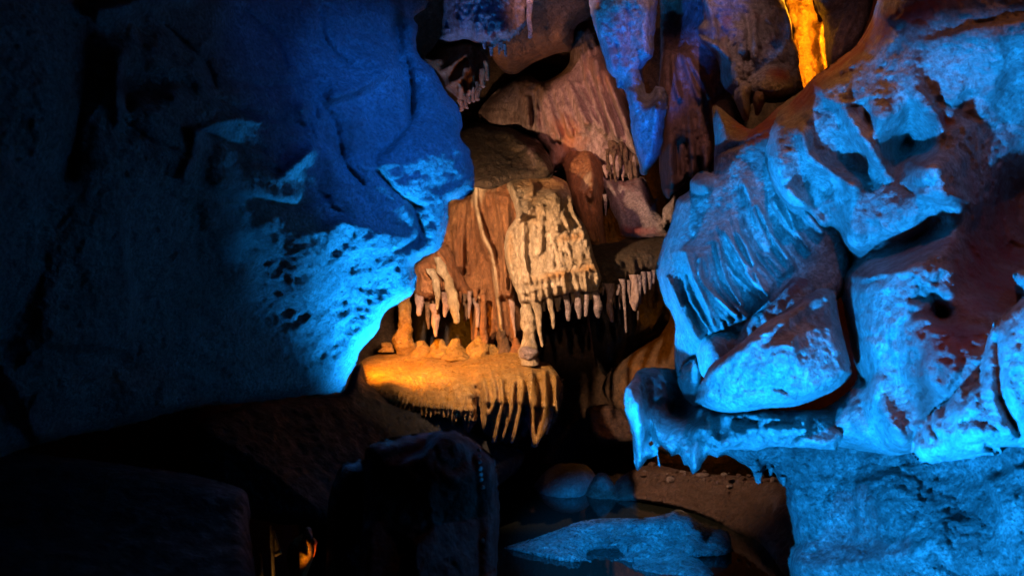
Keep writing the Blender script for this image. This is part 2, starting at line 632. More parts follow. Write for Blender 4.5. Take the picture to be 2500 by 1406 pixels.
BROWN = rock("brown_cave_rock", (.16, .08, .04), (.27, .15, .085), stain_shade=(.34, .15, .05), scale=3.0, bump=.8)
MUD = rock("red_brown_mud_bank", (.17, .085, .06), (.25, .13, .10), stain_shade=(.4, .26, .24), scale=4.0, bump=.9, rough=(.3, .8))
PINK = rock("pinkish_limestone", (.36, .24, .22), (.52, .37, .35), scale=5.0, bump=.9)
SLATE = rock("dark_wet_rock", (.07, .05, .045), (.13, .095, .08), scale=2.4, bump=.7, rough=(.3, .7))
MOSS = rock("dark_mossy_rock", (.085, .045, .018), (.17, .095, .045), stain_shade=(.34, .2, .15), scale=4.0, bump=1.0)
SHADED = rock("shaded_dark_rock", (.016, .012, .012), (.034, .026, .026), scale=2.4, bump=.7)  # near-black colour puts the shade of ledge and foreground into the rock
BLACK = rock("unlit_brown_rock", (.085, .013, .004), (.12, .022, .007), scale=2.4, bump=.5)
WETROCK = rock("wet_grey_pool_rock", (.16, .155, .14), (.62, .60, .55), stain_shade=(.12, .10, .05), scale=7.0, bump=1.0, rough=(.08, .5), spec=1.0, pores=.8)  # strong pale flecks put some wet sparkle into the colour
RED = rock("rust_red_mineral", (.50, .045, .012), (.62, .09, .02), scale=6.0, bump=.6, rough=(.2, .4))


def water_material():
    m = bpy.data.materials.new("still_cave_water")
    m.use_nodes = True
    nt = m.node_tree
    bs = nt.nodes["Principled BSDF"]
    bs.inputs['Base Color'].default_value = (.012, .013, .010, 1)
    bs.inputs['Roughness'].default_value = .03
    bs.inputs['IOR'].default_value = 1.33
    geo = nt.nodes.new('ShaderNodeNewGeometry')
    n = nt.nodes.new('ShaderNodeTexNoise')
    n.inputs['Scale'].default_value = 7
    n.inputs['Detail'].default_value = 2
    b = nt.nodes.new('ShaderNodeBump')
    b.inputs['Strength'].default_value = .035
    b.inputs['Distance'].default_value = .02
    nt.links.new(geo.outputs['Position'], n.inputs['Vector'])
    nt.links.new(n.outputs['Fac'], b.inputs['Height'])
    nt.links.new(b.outputs[0], bs.inputs['Normal'])
    return m


WATER = water_material()

# ------------------------------------------------------------------ the setting: cave shell, floor, water, back wall
def cave_shell():
    lat, lon = 60, 120
    c, r = np.array([0.2, 3.5, 1.4]), np.array([7.0, 8.6, 4.2])
    V = []
    for i in range(1, lat):
        ph = math.pi * i / lat
        a_ = np.arange(lon) / lon * 2 * math.pi
        V.append(np.column_stack([math.sin(ph) * np.cos(a_), math.sin(ph) * np.sin(a_), np.full(lon, math.cos(ph))]))
    V = np.concatenate(V + [np.array([[0, 0, 1], [0, 0, -1.0]])])
    V = V * (1 + .12 * fbm(V * 3, 5, 'billow', seed=9)[:, None])
    V = V * r + c
    q = []
    for i in range(lat - 2):
        for j in range(lon):
            a_, b_ = i * lon + j, i * lon + (j + 1) % lon
            q.append((a_, b_, b_ + lon, a_ + lon))
    top, bot = (lat - 1) * lon, (lat - 1) * lon + 1
    for j in range(lon):
        jn = (j + 1) % lon
        q.append((top, jn, j, j))
        q.append((bot, (lat - 2) * lon + j, (lat - 2) * lon + jn, (lat - 2) * lon + jn))
    return tag(make_mesh("cave_wall", V, q, BLACK), kind='structure')


cave_shell()


def sheet(name, x0, x1, y0, y1, z, n, amp, mat):
    X, Y = np.meshgrid(np.linspace(x0, x1, n), np.linspace(y0, y1, n))
    p = np.column_stack([X.ravel(), Y.ravel(), np.full(n * n, z)])
    if amp:
        p[:, 2] += amp * fbm(p * 1.6, 4, seed=4)
    i = np.arange(n * n).reshape(n, n)
    q = np.column_stack([i[:-1, :-1].ravel(), i[:-1, 1:].ravel(), i[1:, 1:].ravel(), i[1:, :-1].ravel()])
    return tag(make_mesh(name, p, q, mat), kind='structure')


sheet("cave_floor", -7, 7.4, -5, 12, -.35, 90, .25, BROWN)
sheet("pool_water", -2.4, 3.2, 2.0, 8.6, 0.0, 8, 0, WATER)

tag(rock_face("cave_back_wall", t0("850,-260 1900,-260 1950,300 1800,1150 900,1150 800,500"),
              [(900, 0, 8.6), (1800, 0, 8.4), (1300, 400, 9.4), (1000, 1000, 9.0), (1700, 1000, 9.0), (1350, 0, 8.4)], BROWN, grid=8,
              roll=(80, .3), noise=[(.25, (1.2, 1.2, 1.2), 5, 'billow'), (.05, (6, 6, 3), 4, 'ridge')]), kind='structure')

FL = [(.03, (5, 5, 5), 5, 'fbm'), (.010, (26, 26, 20), 3, 'fbm')]

# ------------------------------------------------------------------ the big overhanging boulder on the left
tag(rock_face(
    "overhanging_boulder",
    t0("-900,-260 400,-300 900,-260 1075,-200") + t1("2110,-60 2110,0 2080,40 2020,85 2040,130 2030,200 2045,270 2100,320 2150,390 2175,450 2230,510 2250,560 2260,610 2245,660 2290,730 2310,800 2318,870 2300,930 2260,965 2195,985 2190,1050 2180,1130 2140,1220 2060,1260 2025,1300 2035,1360 2020,1430")
    + t8("1960,65 1890,110 1850,160 1840,210 1770,290 1740,340 1720,400 1690,450 1660,510 1520,525 1380,545 1220,562") + t0("450,1000 200,1060 -900,1240"),
    [(-300, 500, 2.5), (200, 300, 3.1), (500, 300, 3.7), (700, 450, 4.25), (1000, 400, 4.75), (1130, 420, 5.0), (900, 850, 5.0), (1000, 680, 5.0),
     (560, 950, 4.25), (800, 800, 4.66), (1050, 50, 5.2), (750, 30, 4.6), (0, 0, 2.9), (200, 950, 3.6), (550, 750, 4.15)],
    BOULDER, grid=5, roll=(26, .14), jag=(5, 30), thick=.2, facets=(40, .05, 24),
    strokes=[
        ridge(t1("1930,335 1790,420 1700,455 1590,500 1575,560"), 13, .07),
        step(t1("1590,500 1700,455 1790,420 1930,335"), 8, .10, 70),
        crack(t1("1960,350 2000,450 2010,560 1960,650 1830,760"), 11, .119),
        blob(1030, 375, 120, 75, .10, -35), blob(920, 300, 70, 50, -.04, -30),
        crack(t1("1580,520 1640,620 1680,790 1770,900"), 8, .119), crack(t1("1840,840 1900,900 1960,960 2050,1010"), 9, .136),
        crack(t1("2020,1000 2060,1130"), 11, .153), crack(t1("1560,940 1620,1010 1720,1060"), 7, .085),
        ridge(t1("1480,540 1540,690 1480,770 1390,850"), 16, .07), crack(t1("1500,560 1545,700"), 11, .136),
        crack(t1("1050,480 1250,560 1490,620"), 10, .119), crack(t1("1210,780 1390,850"), 9, .102),
        blob(625, 350, 130, 42, -.05, 8), blob(480, 420, 40, 90, -.06, 15),
        ridge(t1("960,650 940,760 900,860"), 14, .07), ridge(t1("960,640 1150,580 1350,610"), 12, .05),
        step(t1("2040,1150 1900,1130 1700,1060 1550,1110 1380,1130"), 12, .09, 90),
        crack(t1("1930,1230 2050,1170"), 7, .085),
        crack(t1("430,100 410,400 380,620 330,850"), 60, .20), crack(t1("610,330 620,480 600,620"), 22, .16),
        ridge(t1("590,280 575,480 590,600"), 18, .09), ridge(t1("480,60 700,0 900,-60"), 30, .12), blob(360, 205, 60, 35, -.12),
        ridge(t1("1350,1130 1450,1260 1480,1400"), 60, .10), blob(640, 760, 130, 120, -.08),
        crack(t1("1940,130 1955,250 1930,330"), 10, .136), crack(t1("1985,300 2010,420 2005,560"), 10, .153),
        crack(t1("960,620 1100,700 1290,740"), 8, .10), crack(t1("800,120 1000,300 1050,420"), 9, .10), crack(t1("1100,380 1300,420 1480,400"), 8, .09), crack(t1("560,560 760,700 930,760"), 8, .08),
        crack(t1("1300,980 1450,1020 1600,960"), 7, .09), crack(t1("1200,60 1350,200 1400,330"), 8, .09), crack(t1("1560,60 1600,220 1720,330"), 8, .09), step(t1("1000,900 1200,960 1500,1000"), 9, .06, 60),
        ridge(t8("1980,20 1870,120 1780,260 1700,440"), 42, .06),
    ],
    stain_shade=[blob(975, 45, 26, 55, .8), blob(830, 340, 60, 80, .35, 40), blob(810, 470, 60, 60, .4), blob(330, 210, 80, 40, .6), blob(190, 330, 60, 260, .5)],
    noise=[(.10, (1.7, 1.7, 1.7), 4, 'fbm'), (.045, (2.6, 2.6, 4.5), 5, 'ridge'), (.016, (7, 7, 9), 5, 'ridge'), (.010, (26, 26, 26), 4, 'fbm')]),
    "huge blue lit limestone boulder overhanging from the dark left side", "boulder")

# ------------------------------------------------------------------ the right-hand wall of flowstone, in its big bodies
tag(rock_face(
    "fluted_flowstone",
    t3("340,600 330,700 340,800 336,880 334,975") + t5("490,50 450,38 410,45 372,85 368,130 310,170 290,230 270,310 240,380 215,460 205,530 220,600 245,680 280,730 300,800 295,870 300,1035 350,1060 420,1000")
    + t0("1780,960 1990,800 2080,660 2090,400 2000,215 1950,228 1900,262 1860,300 1825,315"),
    [(1745, 260, 4.95), (1640, 520, 4.85), (1610, 670, 4.8), (1650, 900, 4.7), (1900, 350, 4.6), (2000, 600, 4.4), (1850, 750, 4.27), (1750, 790, 4.42), (1760, 500, 4.6)],
    LIME, micro=0, grid=4, roll=(44, .24), jag=(2.5, 30),
    strokes=fan(t5("290,440 300,620 410,850"), t5("470,420 520,600 640,740"), 10, 6.5, .085, 3, 2.5, .1, 1)
    + fan(t5("470,330 560,520 700,660"), t5("820,120 900,320 960,420"), 15, 6.5, .08, 5, 3, .2, 1)
    + fan(t3("400,880 430,1000 470,1100"), t3("640,880 660,1000 720,1120"), 6, 12, .02, 7, 4)
    + [blob(1690, 650, 80, 190, .14), ridge(t5("350,430 390,560 430,640 490,800"), 7, .12, True), ridge(t5("420,460 420,560 490,650 600,740"), 7, .12, True),
       ridge(t5("600,330 660,430 700,560 750,640"), 7, .12, True), ridge(t5("700,200 760,330 840,460 850,510"), 7, .12, True),
       ridge(t5("260,560 300,640 340,740 410,860"), 7, .12, True), ridge(t5("540,330 620,470 680,580 720,660"), 7, .12, True), ridge(t5("640,100 690,250 760,400"), 7, .12, True), ridge(t5("500,380 545,560 620,690"), 7, .12, True),
       ridge(t5("780,190 880,340 950,400"), 9, .06), blob(1715, 450, 34, 34, .16), crack(t5("400,150 470,150 495,100"), 8, .12),
       blob(1895, 590, 26, 40, -.06, -25), blob(1868, 552, 14, 22, -.07), blob(1960, 610, 22, 30, -.12), ridge(t5("900,190 950,260 1010,330"), 10, .10),
       blob(1865, 325, 75, 40, .12, -20), crack(t3("345,880 440,840 560,800 640,760"), 9, .07), blob(1800, 310, 30, 22, -.06)],
    stain_shade=[blob(1850, 300, 90, 45, .75, -25), blob(1800, 400, 60, 60, .22), blob(1880, 340, 45, 50, .5)],
    noise=[(.04, (3, 3, 1.6), 3, 'fbm'), (.008, (20, 20, 34), 3, 'ridge'), (.009, (34, 34, 40), 3, 'billow')]),
    "pale blue lit flowstone curtain with long slanting folds, right of the brown alcove", "flowstone")

wall = tag(rock_face(
    "cavern_side_wall",
    t3("636,960 628,850 655,745 700,645 760,600 830,530 900,450 1000,380 1090,310 1150,260 1230,130 1290,-40 1400,-300")
    + t0("3500,-300 3500,1080 2500,1088 2411,1108 2344,1118 2271,1128 2228,1106 2178,1112 2084,1096 2000,1092 1972,1062 1985,1010 2040,980 2092,930 2085,880 2068,800 2052,725 1996,695 1975,650 1950,590 1920,520 1890,470"),
    [(1900, 280, 4.4), (2100, 110, 4.15), (2450, -100, 3.4), (1880, 430, 4.25), (1990, 560, 4.25), (2200, 200, 3.85), (2450, 250, 3.9), (2480, 480, 4.3), (2330, 420, 3.75), (2430, 650, 3.9), (2300, 650, 3.6),
     (2120, 560, 4.05), (2110, 950, 3.8), (2300, 850, 3.45), (2480, 860, 3.2), (2300, 1100, 3.35), (2000, 1060, 3.95), (2480, 1120, 3.0), (2150, 750, 3.75), (2800, 500, 3.6)],
    LIME_SOFT, grid=5, roll=(75, .40), jag=(3, 60), facets=(70, .05, 12),
    strokes=[
        blob(2155, 305, 45, 75, .16, -8), blob(2230, 345, 62, 46, -.42, 25), blob(2195, 390, 45, 60, -.36), blob(2118, 288, 10, 24, -.14, -15), blob(2222, 285, 18, 30, -.15),
        ridge(t3("840,760 880,890 1000,990 1130,1060"), 15, .12), ridge(t3("1080,620 1160,770 1240,880 1330,1000"), 17, .13),
        ridge(t3("760,1100 840,1160 900,1220 960,1290"), 14, .12), ridge(t3("1130,1070 1120,1200 1140,1390"), 26, .12),
        ridge(t3("690,740 690,900 740,1050 800,1150"), 30, .10),
        blob(2010, 462, 48, 48, -.20, -30), blob(2060, 372, 55, 36, -.15, 25), blob(1975, 525, 34, 34, -.20), blob(2120, 430, 70, 40, -.12, 15),
        blob(2262, 408, 56, 34, .16, -12), blob(2310, 480, 55, 45, .12), blob(2250, 478, 18, 12, .08), crack(t3("1430,1080 1540,1150 1640,1200"), 16, .16),
        blob(2030, 645, 62, 52, -.55), blob(1962, 612, 22, 26, -.25), blob(2020, 590, 40, 50, -.3), blob(2170, 610, 105, 34, -.32, -14), blob(2270, 560, 60, 40, -.2, -40),
        crack(t5("1100,600 1115,700 1145,850 1180,990 1220,1060"), 11, .40, (1, .8)), blob(2150, 690, 90, 40, .10, -10),
        crack(t5("1560,650 1590,700 1640,760"), 26, .16), blob(2298, 765, 22, 20, -.22), blob(2210, 800, 110, 110, .10), blob(2330, 930, 120, 150, .12, -20),
        blob(2190, 1030, 40, 80, .10, -18), crack(t5("1200,1160 1240,1260 1300,1350"), 12, .10), ridge(t5("1280,1080 1330,1240 1420,1370"), 22, .10),
        crack(t3("1640,590 1740,620 1850,700"), 12, .08), ridge(t3("1500,180 1460,420 1540,600"), 26, .05), ridge(t3("1950,220 1960,420 1900,650"), 28, .06),
        ridge(t0("2500,300 2400,480 2330,560 2250,640"), 40, .07),
    ],
    stain_shade=[blob(2070, 140, 150, 32, .8, -38), blob(2230, 30, 220, 36, .7, -20), blob(2430, 620, 150, 230, .75, 30), blob(2300, 900, 110, 140, .6, -25), blob(2230, 1020, 60, 90, .5, 10),
           blob(2460, 350, 55, 130, .5, 25), blob(2290, 290, 50, 16, .7, 20), blob(2150, 615, 90, 26, .6, -10), blob(1960, 240, 50, 30, .7, -40), blob(2500, 120, 60, 40, .4)],  # rust patches, also painted for faces the blue light misses
    noise=[(.09, (2.2, 2.2, 2.2), 4, 'fbm'), (.024, (9, 9, 14), 4, 'ridge'), (.014, (30, 30, 34), 4, 'billow')]),
    "tall blue and rust brown limestone wall with a deep dark hole, filling the upper right", "rock wall")

tag(rock_face(
    "bulging_rock",
    t0("3700,560 2560,640 2500,722 2440,775 2418,806 2398,870 2384,928 2335,952 2295,992 2256,1024 2236,1060 2226,1104 2250,1128 2271,1134 2300,1128 2344,1122 2411,1112 2448,1104 2500,1090 3700,1080"),
    [(2250, 1080, 3.1), (2400, 1000, 2.92), (2480, 900, 2.85), (2440, 790, 3.0), (2500, 1080, 2.8), (2900, 800, 2.45), (3600, 800, 2.0)],
    LIME_SOFT, grid=6, roll=(46, .22), jag=(6, 24),
    strokes=[crack(t5("1870,860 1880,1000 1895,1150 1950,1260 1990,1330"), 9, .14), crack(t5("1760,960 1740,1060 1720,1130"), 8, .10), ridge(t5("1850,790 1760,940 1700,1100"), 16, .08),
             crack(t5("1560,1190 1545,1280 1580,1340"), 8, .10), crack(t5("1490,1290 1520,1360"), 8, .09), crack(t5("1640,1150 1600,1270"), 7, .07), blob(2380, 1060, 60, 40, .06)],
    stain_shade=[blob(2340, 940, 40, 26, .4)],
    noise=[(.05, (4, 4, 4), 4, 'fbm'), (.022, (14, 14, 14), 5, 'ridge'), (.010, (40, 40, 40), 3, 'billow')]),
    "bright cyan lit rock bulge at the right edge below the rust brown patches", "rock")

tag(rock_face(
    "wedge_boulder",
    t5("400,1170 405,1130 430,1060 470,990 560,920 640,860 720,790 830,730 900,680 990,615 1080,620 1095,700 1120,830 1150,950 1165,1030 1110,1090 1000,1150 880,1190 780,1195 650,1212 560,1220 470,1202"),
    [(1700, 950, 4.0), (2040, 720, 3.95), (1900, 860, 3.72), (2070, 940, 3.75), (1800, 990, 3.82)],
    LIME_SOFT, grid=4, roll=(34, .18), jag=(2.5, 30), thick=.25, facets=(9, .05, 12),
    strokes=[ridge(t5("420,1060 640,880 840,750 1000,640"), 18, .06), blob(1880, 900, 130, 70, .07, -28), crack(t5("700,830 770,770 850,730"), 10, .05), blob(1870, 960, 16, 24, -.03)],
    stain_shade=[blob(1930, 745, 90, 18, .6, -35), blob(1770, 870, 60, 14, .5, -35)],  # brown strips paint the shade along the wedge's top edge
    noise=[(.035, (4, 4, 4), 4, 'fbm'), (.012, (14, 14, 14), 5, 'ridge'), (.008, (40, 40, 40), 3, 'billow')]),
    "smooth blue wedge shaped boulder lying on the jagged ledge, right of centre", "boulder")

tag(rock_face(
    "tilted_slab",
    t5("410,1000 405,900 420,840 500,790 560,780 610,790 660,720 760,650 840,560 870,528 950,540 1000,590 1000,680 940,760 820,860 700,960 560,1040 470,1080"),
    [(1830, 800, 4.25), (1960, 680, 4.25), (1710, 880, 4.3), (1780, 930, 4.15)],
    LIME_SOFT, grid=5, roll=(40, .22), jag=(2, 40), thick=.3,
    strokes=[crack(t5("600,790 590,880 560,960"), 9, .10), blob(1735, 850, 36, 40, .07), ridge(t5("640,800 760,700 880,580"), 18, .06)],
    stain_shade=[blob(1950, 690, 70, 26, .7, -40), blob(1790, 800, 40, 14, .5)],  # shade of the slab's top edge painted as brown strips
    noise=[(.03, (4, 4, 4), 4, 'fbm'), (.012, (14, 14, 14), 5, 'ridge'), (.008, (40, 40, 40), 3, 'billow')]),
    "narrow blue slab leaning behind the wedge boulder under the folded curtain", "boulder")

tag(rock_face(
    "shadowed_stone", t5("310,1060 330,1000 400,950 430,1000 420,1100 440,1180 400,1195 345,1150"),
    [(1680, 930, 4.5), (1700, 980, 4.5), (1660, 930, 4.55)], LIME_SOFT, grid=4, roll=(24, .12), jag=(2, 30), thick=.2, noise=[(.01, (12, 12, 12), 4, 'fbm')]),
    "small dark blue rounded stone tucked left of the wedge boulder", "rock")

ledge = tag(rock_face(
    "toothed_ledge",
    tb("100,330 130,210 210,120 260,20 330,-10 430,-20 560,-10 700,10 760,120 900,330 1000,440 1200,430 1500,480 2109,470")
    + t0("2030,1000 2060,1060 2040,1098 1990,1094") + tb("2060,900 1900,890 1760,890 1650,930 1480,930 1270,920 1230,970 1180,1018 1130,1000 1080,975 1040,1040 1000,1090 980,1150 890,1205 870,1150 845,1090 830,1060 825,1100 800,1100 770,1030 735,950 700,985 650,1000 640,960 560,900 500,860 505,1000 530,1140 500,1100 490,960 420,780 400,740 385,800 400,860 465,960 440,1000 400,1030 380,1025 345,1070 270,1170 245,1150 228,1050 215,900 205,760 160,610 125,520"),
    [(1530, 960, 4.6), (1560, 1130, 4.45), (1640, 960, 4.75), (1700, 1060, 4.15), (1690, 1140, 4.15), (1900, 1060, 3.9), (1900, 1010, 4.0), (2040, 1050, 3.9)],
    LIME, grid=4, roll=(24, .16), jag=(2.6, 16), thick=.25, smooth=False, facets=(26, .06, 10),
    strokes=[blob(1665, 1000, 48, 44, -.30), blob(1548, 950, 30, 60, .10), blob(1598, 930, 22, 40, .06), crack(t0("1585,960 1588,1010 1592,1070"), 9, .14),
             ridge(tb("250,350 290,600 260,900 260,1100"), 16, .10), ridge(tb("440,600 540,820 640,930"), 10, .09), blob(1655, 1050, 40, 22, .08, -10),
             ridge(tb("1060,540 1100,700 1150,900"), 14, .10), ridge(tb("960,700 920,900 900,1150"), 13, .09), crack(tb("1170,700 1190,880"), 9, .10), ridge(tb("1290,560 1330,700 1250,900"), 12, .08),
             crack(tb("1290,560 1600,640 2000,620"), 9, .08), ridge(tb("1280,560 1500,500 1700,560"), 14, .09), blob(1905, 1050, 50, 12, .06), crack(tb("1800,800 2060,740"), 10, .09),
             blob(1832, 1048, 40, 26, .04), ridge(tb("790,900 800,1060"), 10, .06), blob(1617, 967, 13, 10, .05), crack(tb("560,160 640,300 700,300"), 9, .05)],
    stain_shade=[blob(1630, 930, 30, 30, .5), blob(1540, 920, 30, 14, .4)],  # darker tops put the lobes' shade into the colour
    noise=[(.06, (5, 5, 5), 5, 'fbm'), (.032, (14, 14, 11), 5, 'ridge'), (.012, (44, 44, 44), 3, 'billow')]),
    "jagged cyan ledge with hanging rock teeth above the muddy bank", "rock ledge")

tag(rock_face(
    "lower_rock_wall",
    t7("1040,150 1060,215 1105,212 1150,238 1190,262 1230,295 1250,345 1270,310 1290,262 1330,300 1340,325 1370,352 1384,400 1380,440 1395,480 1405,520 1412,580 1425,625 1400,660 1396,720 1400,800")
    + t0("1925,1480 1930,1700 3600,1750 3600,1000 2400,1050 2000,1050"),
    [(1760, 1095, 4.3), (1900, 1130, 4.25), (1930, 1300, 4.15), (2200, 1150, 3.9), (2200, 1300, 3.65), (2500, 1300, 3.25), (1950, 1650, 3.9), (2500, 1650, 2.9), (2500, 1120, 3.35)],
    LIME_ROUGH, grid=5, roll=(40, .25), jag=(7, 22), facets=(40, .05, 12),
    strokes=[blob(2160, 1200, 80, 90, .10, 40), blob(2060, 1310, 120, 60, -.08), ridge(t0("1960,1390 2100,1370 2260,1340 2300,1280"), 30, .08), crack(t0("2260,1190 2360,1230 2420,1300"), 26, .08),
             crack(t0("2290,1370 2340,1400 2460,1400"), 22, .08), blob(2460, 1270, 60, 80, .08), ridge(t0("1770,1108 1830,1125 1870,1165"), 12, .07), blob(2400, 1160, 120, 40, -.05)],
    stain_shade=[blob(2350, 1300, 60, 60, .35), blob(2300, 1210, 40, 40, .3)],
    noise=[(.07, (3, 3, 3), 4, 'fbm'), (.030, (11, 11, 11), 5, 'ridge'), (.016, (30, 30, 30), 4, 'billow')]),
    "rough pitted blue rock wall rising from the pool at bottom right", "rock wall")
for pts, r in ((tb("1640,1180 1650,1300"), (11, 6)), (tb("1790,1130 1790,1215"), (6, 3)), (tb("1935,1230 1940,1335"), (8, 4)), (tb("1600,1100 1612,1195"), (14, 5))):
    spike("drip_stalactite", [(*p, 4.22) for p in pts], r, LIME_ROUGH, bpy.data.objects["lower_rock_wall"], 10, .15)

# ------------------------------------------------------------------ hanging curtains and stalactites of the ceiling
tag(rock_face(
    "hanging_stalactite",
    t2("1350,-260 1365,-80 1380,80 1410,190 1440,290 1470,380 1500,480 1530,530 1552,535 1565,600 1585,608 1600,570 1622,640 1650,760 1662,900 1690,1030 1715,1130 1728,1197 1760,1202 1800,1150 1850,1080 1880,960 1890,820 1918,680 1885,605 1830,590 1800,640 1770,660 1752,600 1740,480 1780,412 1812,390 1822,250 1838,100 1850,-80 1860,-260"),
    [(1500, 0, 5.5), (1580, 200, 5.35), (1590, 400, 5.35), (1450, 100, 5.6), (1600, 60, 5.5)],
    LIME, grid=4, roll=(40, .28), jag=(3, 16), thick=.25,
    strokes=[ridge(t2("1640,640 1690,900 1740,1170"), 14, .08), ridge(t2("1860,620 1840,900 1790,1130"), 16, .10), blob(1600, 270, 36, 26, .10), crack(t2("1680,800 1780,720 1850,640"), 9, .07),
             ridge(t2("1420,80 1460,250 1540,500"), 10, .06), crack(t2("1640,60 1650,300 1620,600"), 14, .09), ridge(t2("1780,60 1760,200 1770,380"), 16, .08), crack(t2("1560,300 1580,560"), 8, .05),
             blob(1590, 330, 30, 70, .06)],
    stain_shade=[blob(1470, 5, 22, 16, .8), blob(1530, 150, 20, 60, .25)],
    noise=[(.05, (5, 5, 2.5), 5, 'fbm'), (.02, (22, 22, 14), 4, 'ridge'), (.010, (50, 50, 50), 3, 'billow')]),
    "largest blue stalactite hanging from the ceiling right of centre with a rounded blunt tip", "stalactite")

cur = thing("ceiling_curtain", P(1160, 0, 6.1), "short blue and mauve ceiling curtain with tiny white tips above the dark slot", "rock curtain")
rock_face("curtain_rock", t2("350,-240 365,-80 370,60 362,180 345,275 420,300 520,270 600,300 680,320 720,330 760,290 820,280 880,240 935,180 945,100 960,40 990,-80 1010,-240"),
          [(1100, 0, 6.1), (1200, 80, 6.0), (1290, 0, 6.1), (1080, 80, 6.2)], PINK, cur, grid=4, roll=(40, .25), jag=(3, 16), thick=.3,
          strokes=fan(t2("380,-60 390,80 400,250"), t2("720,-60 700,100 690,300"), 9, 7, .05, 21, 4) + [crack(t2("860,-60 850,60 870,180"), 9, .10), ridge(t2("940,60 930,140 850,250"), 10, .06)],
          noise=[(.05, (5, 5, 3), 5, 'fbm'), (.022, (22, 22, 16), 4, 'ridge')])
for a, b, r in (("960,-80 962,120 968,262", None, (13, 8, 6, 5)), ("700,320 702,385", None, (6, 3)), ("755,290 757,372", None, (5, 2)), ("768,280 776,350", None, (4, 2)), ("790,300 800,388", None, (5, 3)),
                ("825,270 823,285", None, (5, 2)), ("880,210 885,240", None, (6, 4)), ("650,290 655,335", None, (5, 3))):
    p = t2(a)
    spike("stalactite", [(*q, 5.95) for q in p], r, PINK, cur, 10, .12)

rk = thing("rust_rock", P(1110, 260, 6.2), "rust brown drip covered rock wedged beside the blue boulder's upper edge", "rock")
rock_face("rock_body", t2("345,270 300,340 240,410 355,520 390,600 450,660 480,700 520,720 590,690 600,640 650,590 690,520 690,430 660,320 600,240 450,240"),
          [(1060, 150, 6.3), (1180, 160, 6.15), (1120, 240, 6.1), (1150, 100, 6.3)], ORANGE, rk, grid=4, roll=(36, .25), jag=(4, 14), thick=.3,
          strokes=fan(t2("480,320 500,480 500,690"), t2("690,320 690,440 640,600"), 8, 6, .06, 23, 5) + [ridge(t2("360,500 440,440 520,380"), 8, .06), crack(t2("300,400 400,300 440,250"), 9, .08), ridge(t2("390,590 460,560 520,470"), 9, .05)],
          stain_shade=[blob(1130, 170, 50, 50, .25)], noise=[(.05, (5, 5, 5), 5, 'fbm'), (.02, (24, 24, 14), 4, 'ridge')])
for a, r in (("485,690 500,730 492,765", (8, 6, 4)), ("520,660 535,745", (7, 4)), ("570,600 580,700", (8, 5)), ("600,560 606,690", (7, 5)), ("640,470 645,600", (8, 6)), ("668,420 672,550", (7, 5)), ("545,640 548,710", (6, 4)), ("620,600 612,650", (6, 4))):
    spike("drip_stalactite", [(*q, 6.02) for q in t2(a)], r, ORANGE, rk, 10, .22, .3)

fing = thing("fingered_curtain", P(1700, 430, 5.9), "mauve curtain ending in thick blunt fingers beside the big blue stalactite", "rock curtain")
rock_face("curtain_rock", t3("-20,-220 20,-60 30,300 20,500 40,650 28,800 20,880 25,1000 45,1110 70,1135 110,1100 160,1065 185,990 188,930 192,1010 215,1018 245,990 258,930 275,968 300,985 322,930 345,800 340,600 420,560 480,500 420,200 300,-60 300,-220"),
          [(1620, 0, 6.2), (1640, 300, 5.9), (1700, 400, 5.8), (1740, 100, 6.1), (1640, 450, 5.85)], DRAPE, fing, grid=4, roll=(24, .16), jag=(2, 24), thick=.25,
          strokes=fan(t3("30,300 40,600 70,1080"), t3("240,300 290,560 310,950"), 7, 11, .07, 25, 4, .2, 1)
          + [crack(t3("128,820 130,900 132,1000"), 8, .14, (1, 1)), crack(t3("180,820 182,900"), 9, .14, (1, 1)), crack(t3("240,800 250,960"), 6, .10), ridge(t3("90,820 80,950 100,1080"), 13, .08),
             ridge(t3("210,820 215,990"), 14, .09), ridge(t3("290,840 295,960"), 11, .07), blob(1640, 40, 40, 70, -.25), blob(1670, 250, 60, 40, .04), ridge(t3("160,320 220,500 250,560"), 7, .08), ridge(t3("100,320 110,480 140,560"), 7, .08),
             ridge(t3("190,330 270,480 310,560"), 6, .07)],
          noise=[(.04, (4, 4, 2.4), 5, 'fbm'), (.010, (18, 18, 50), 3, 'ridge'), (.008, (40, 40, 40), 3, 'fbm')])
spike("stalactite", [(1626, 462, 5.75), (1632, 484, 5.72)], (9, 4), DRAPE, fing, 10, .2)

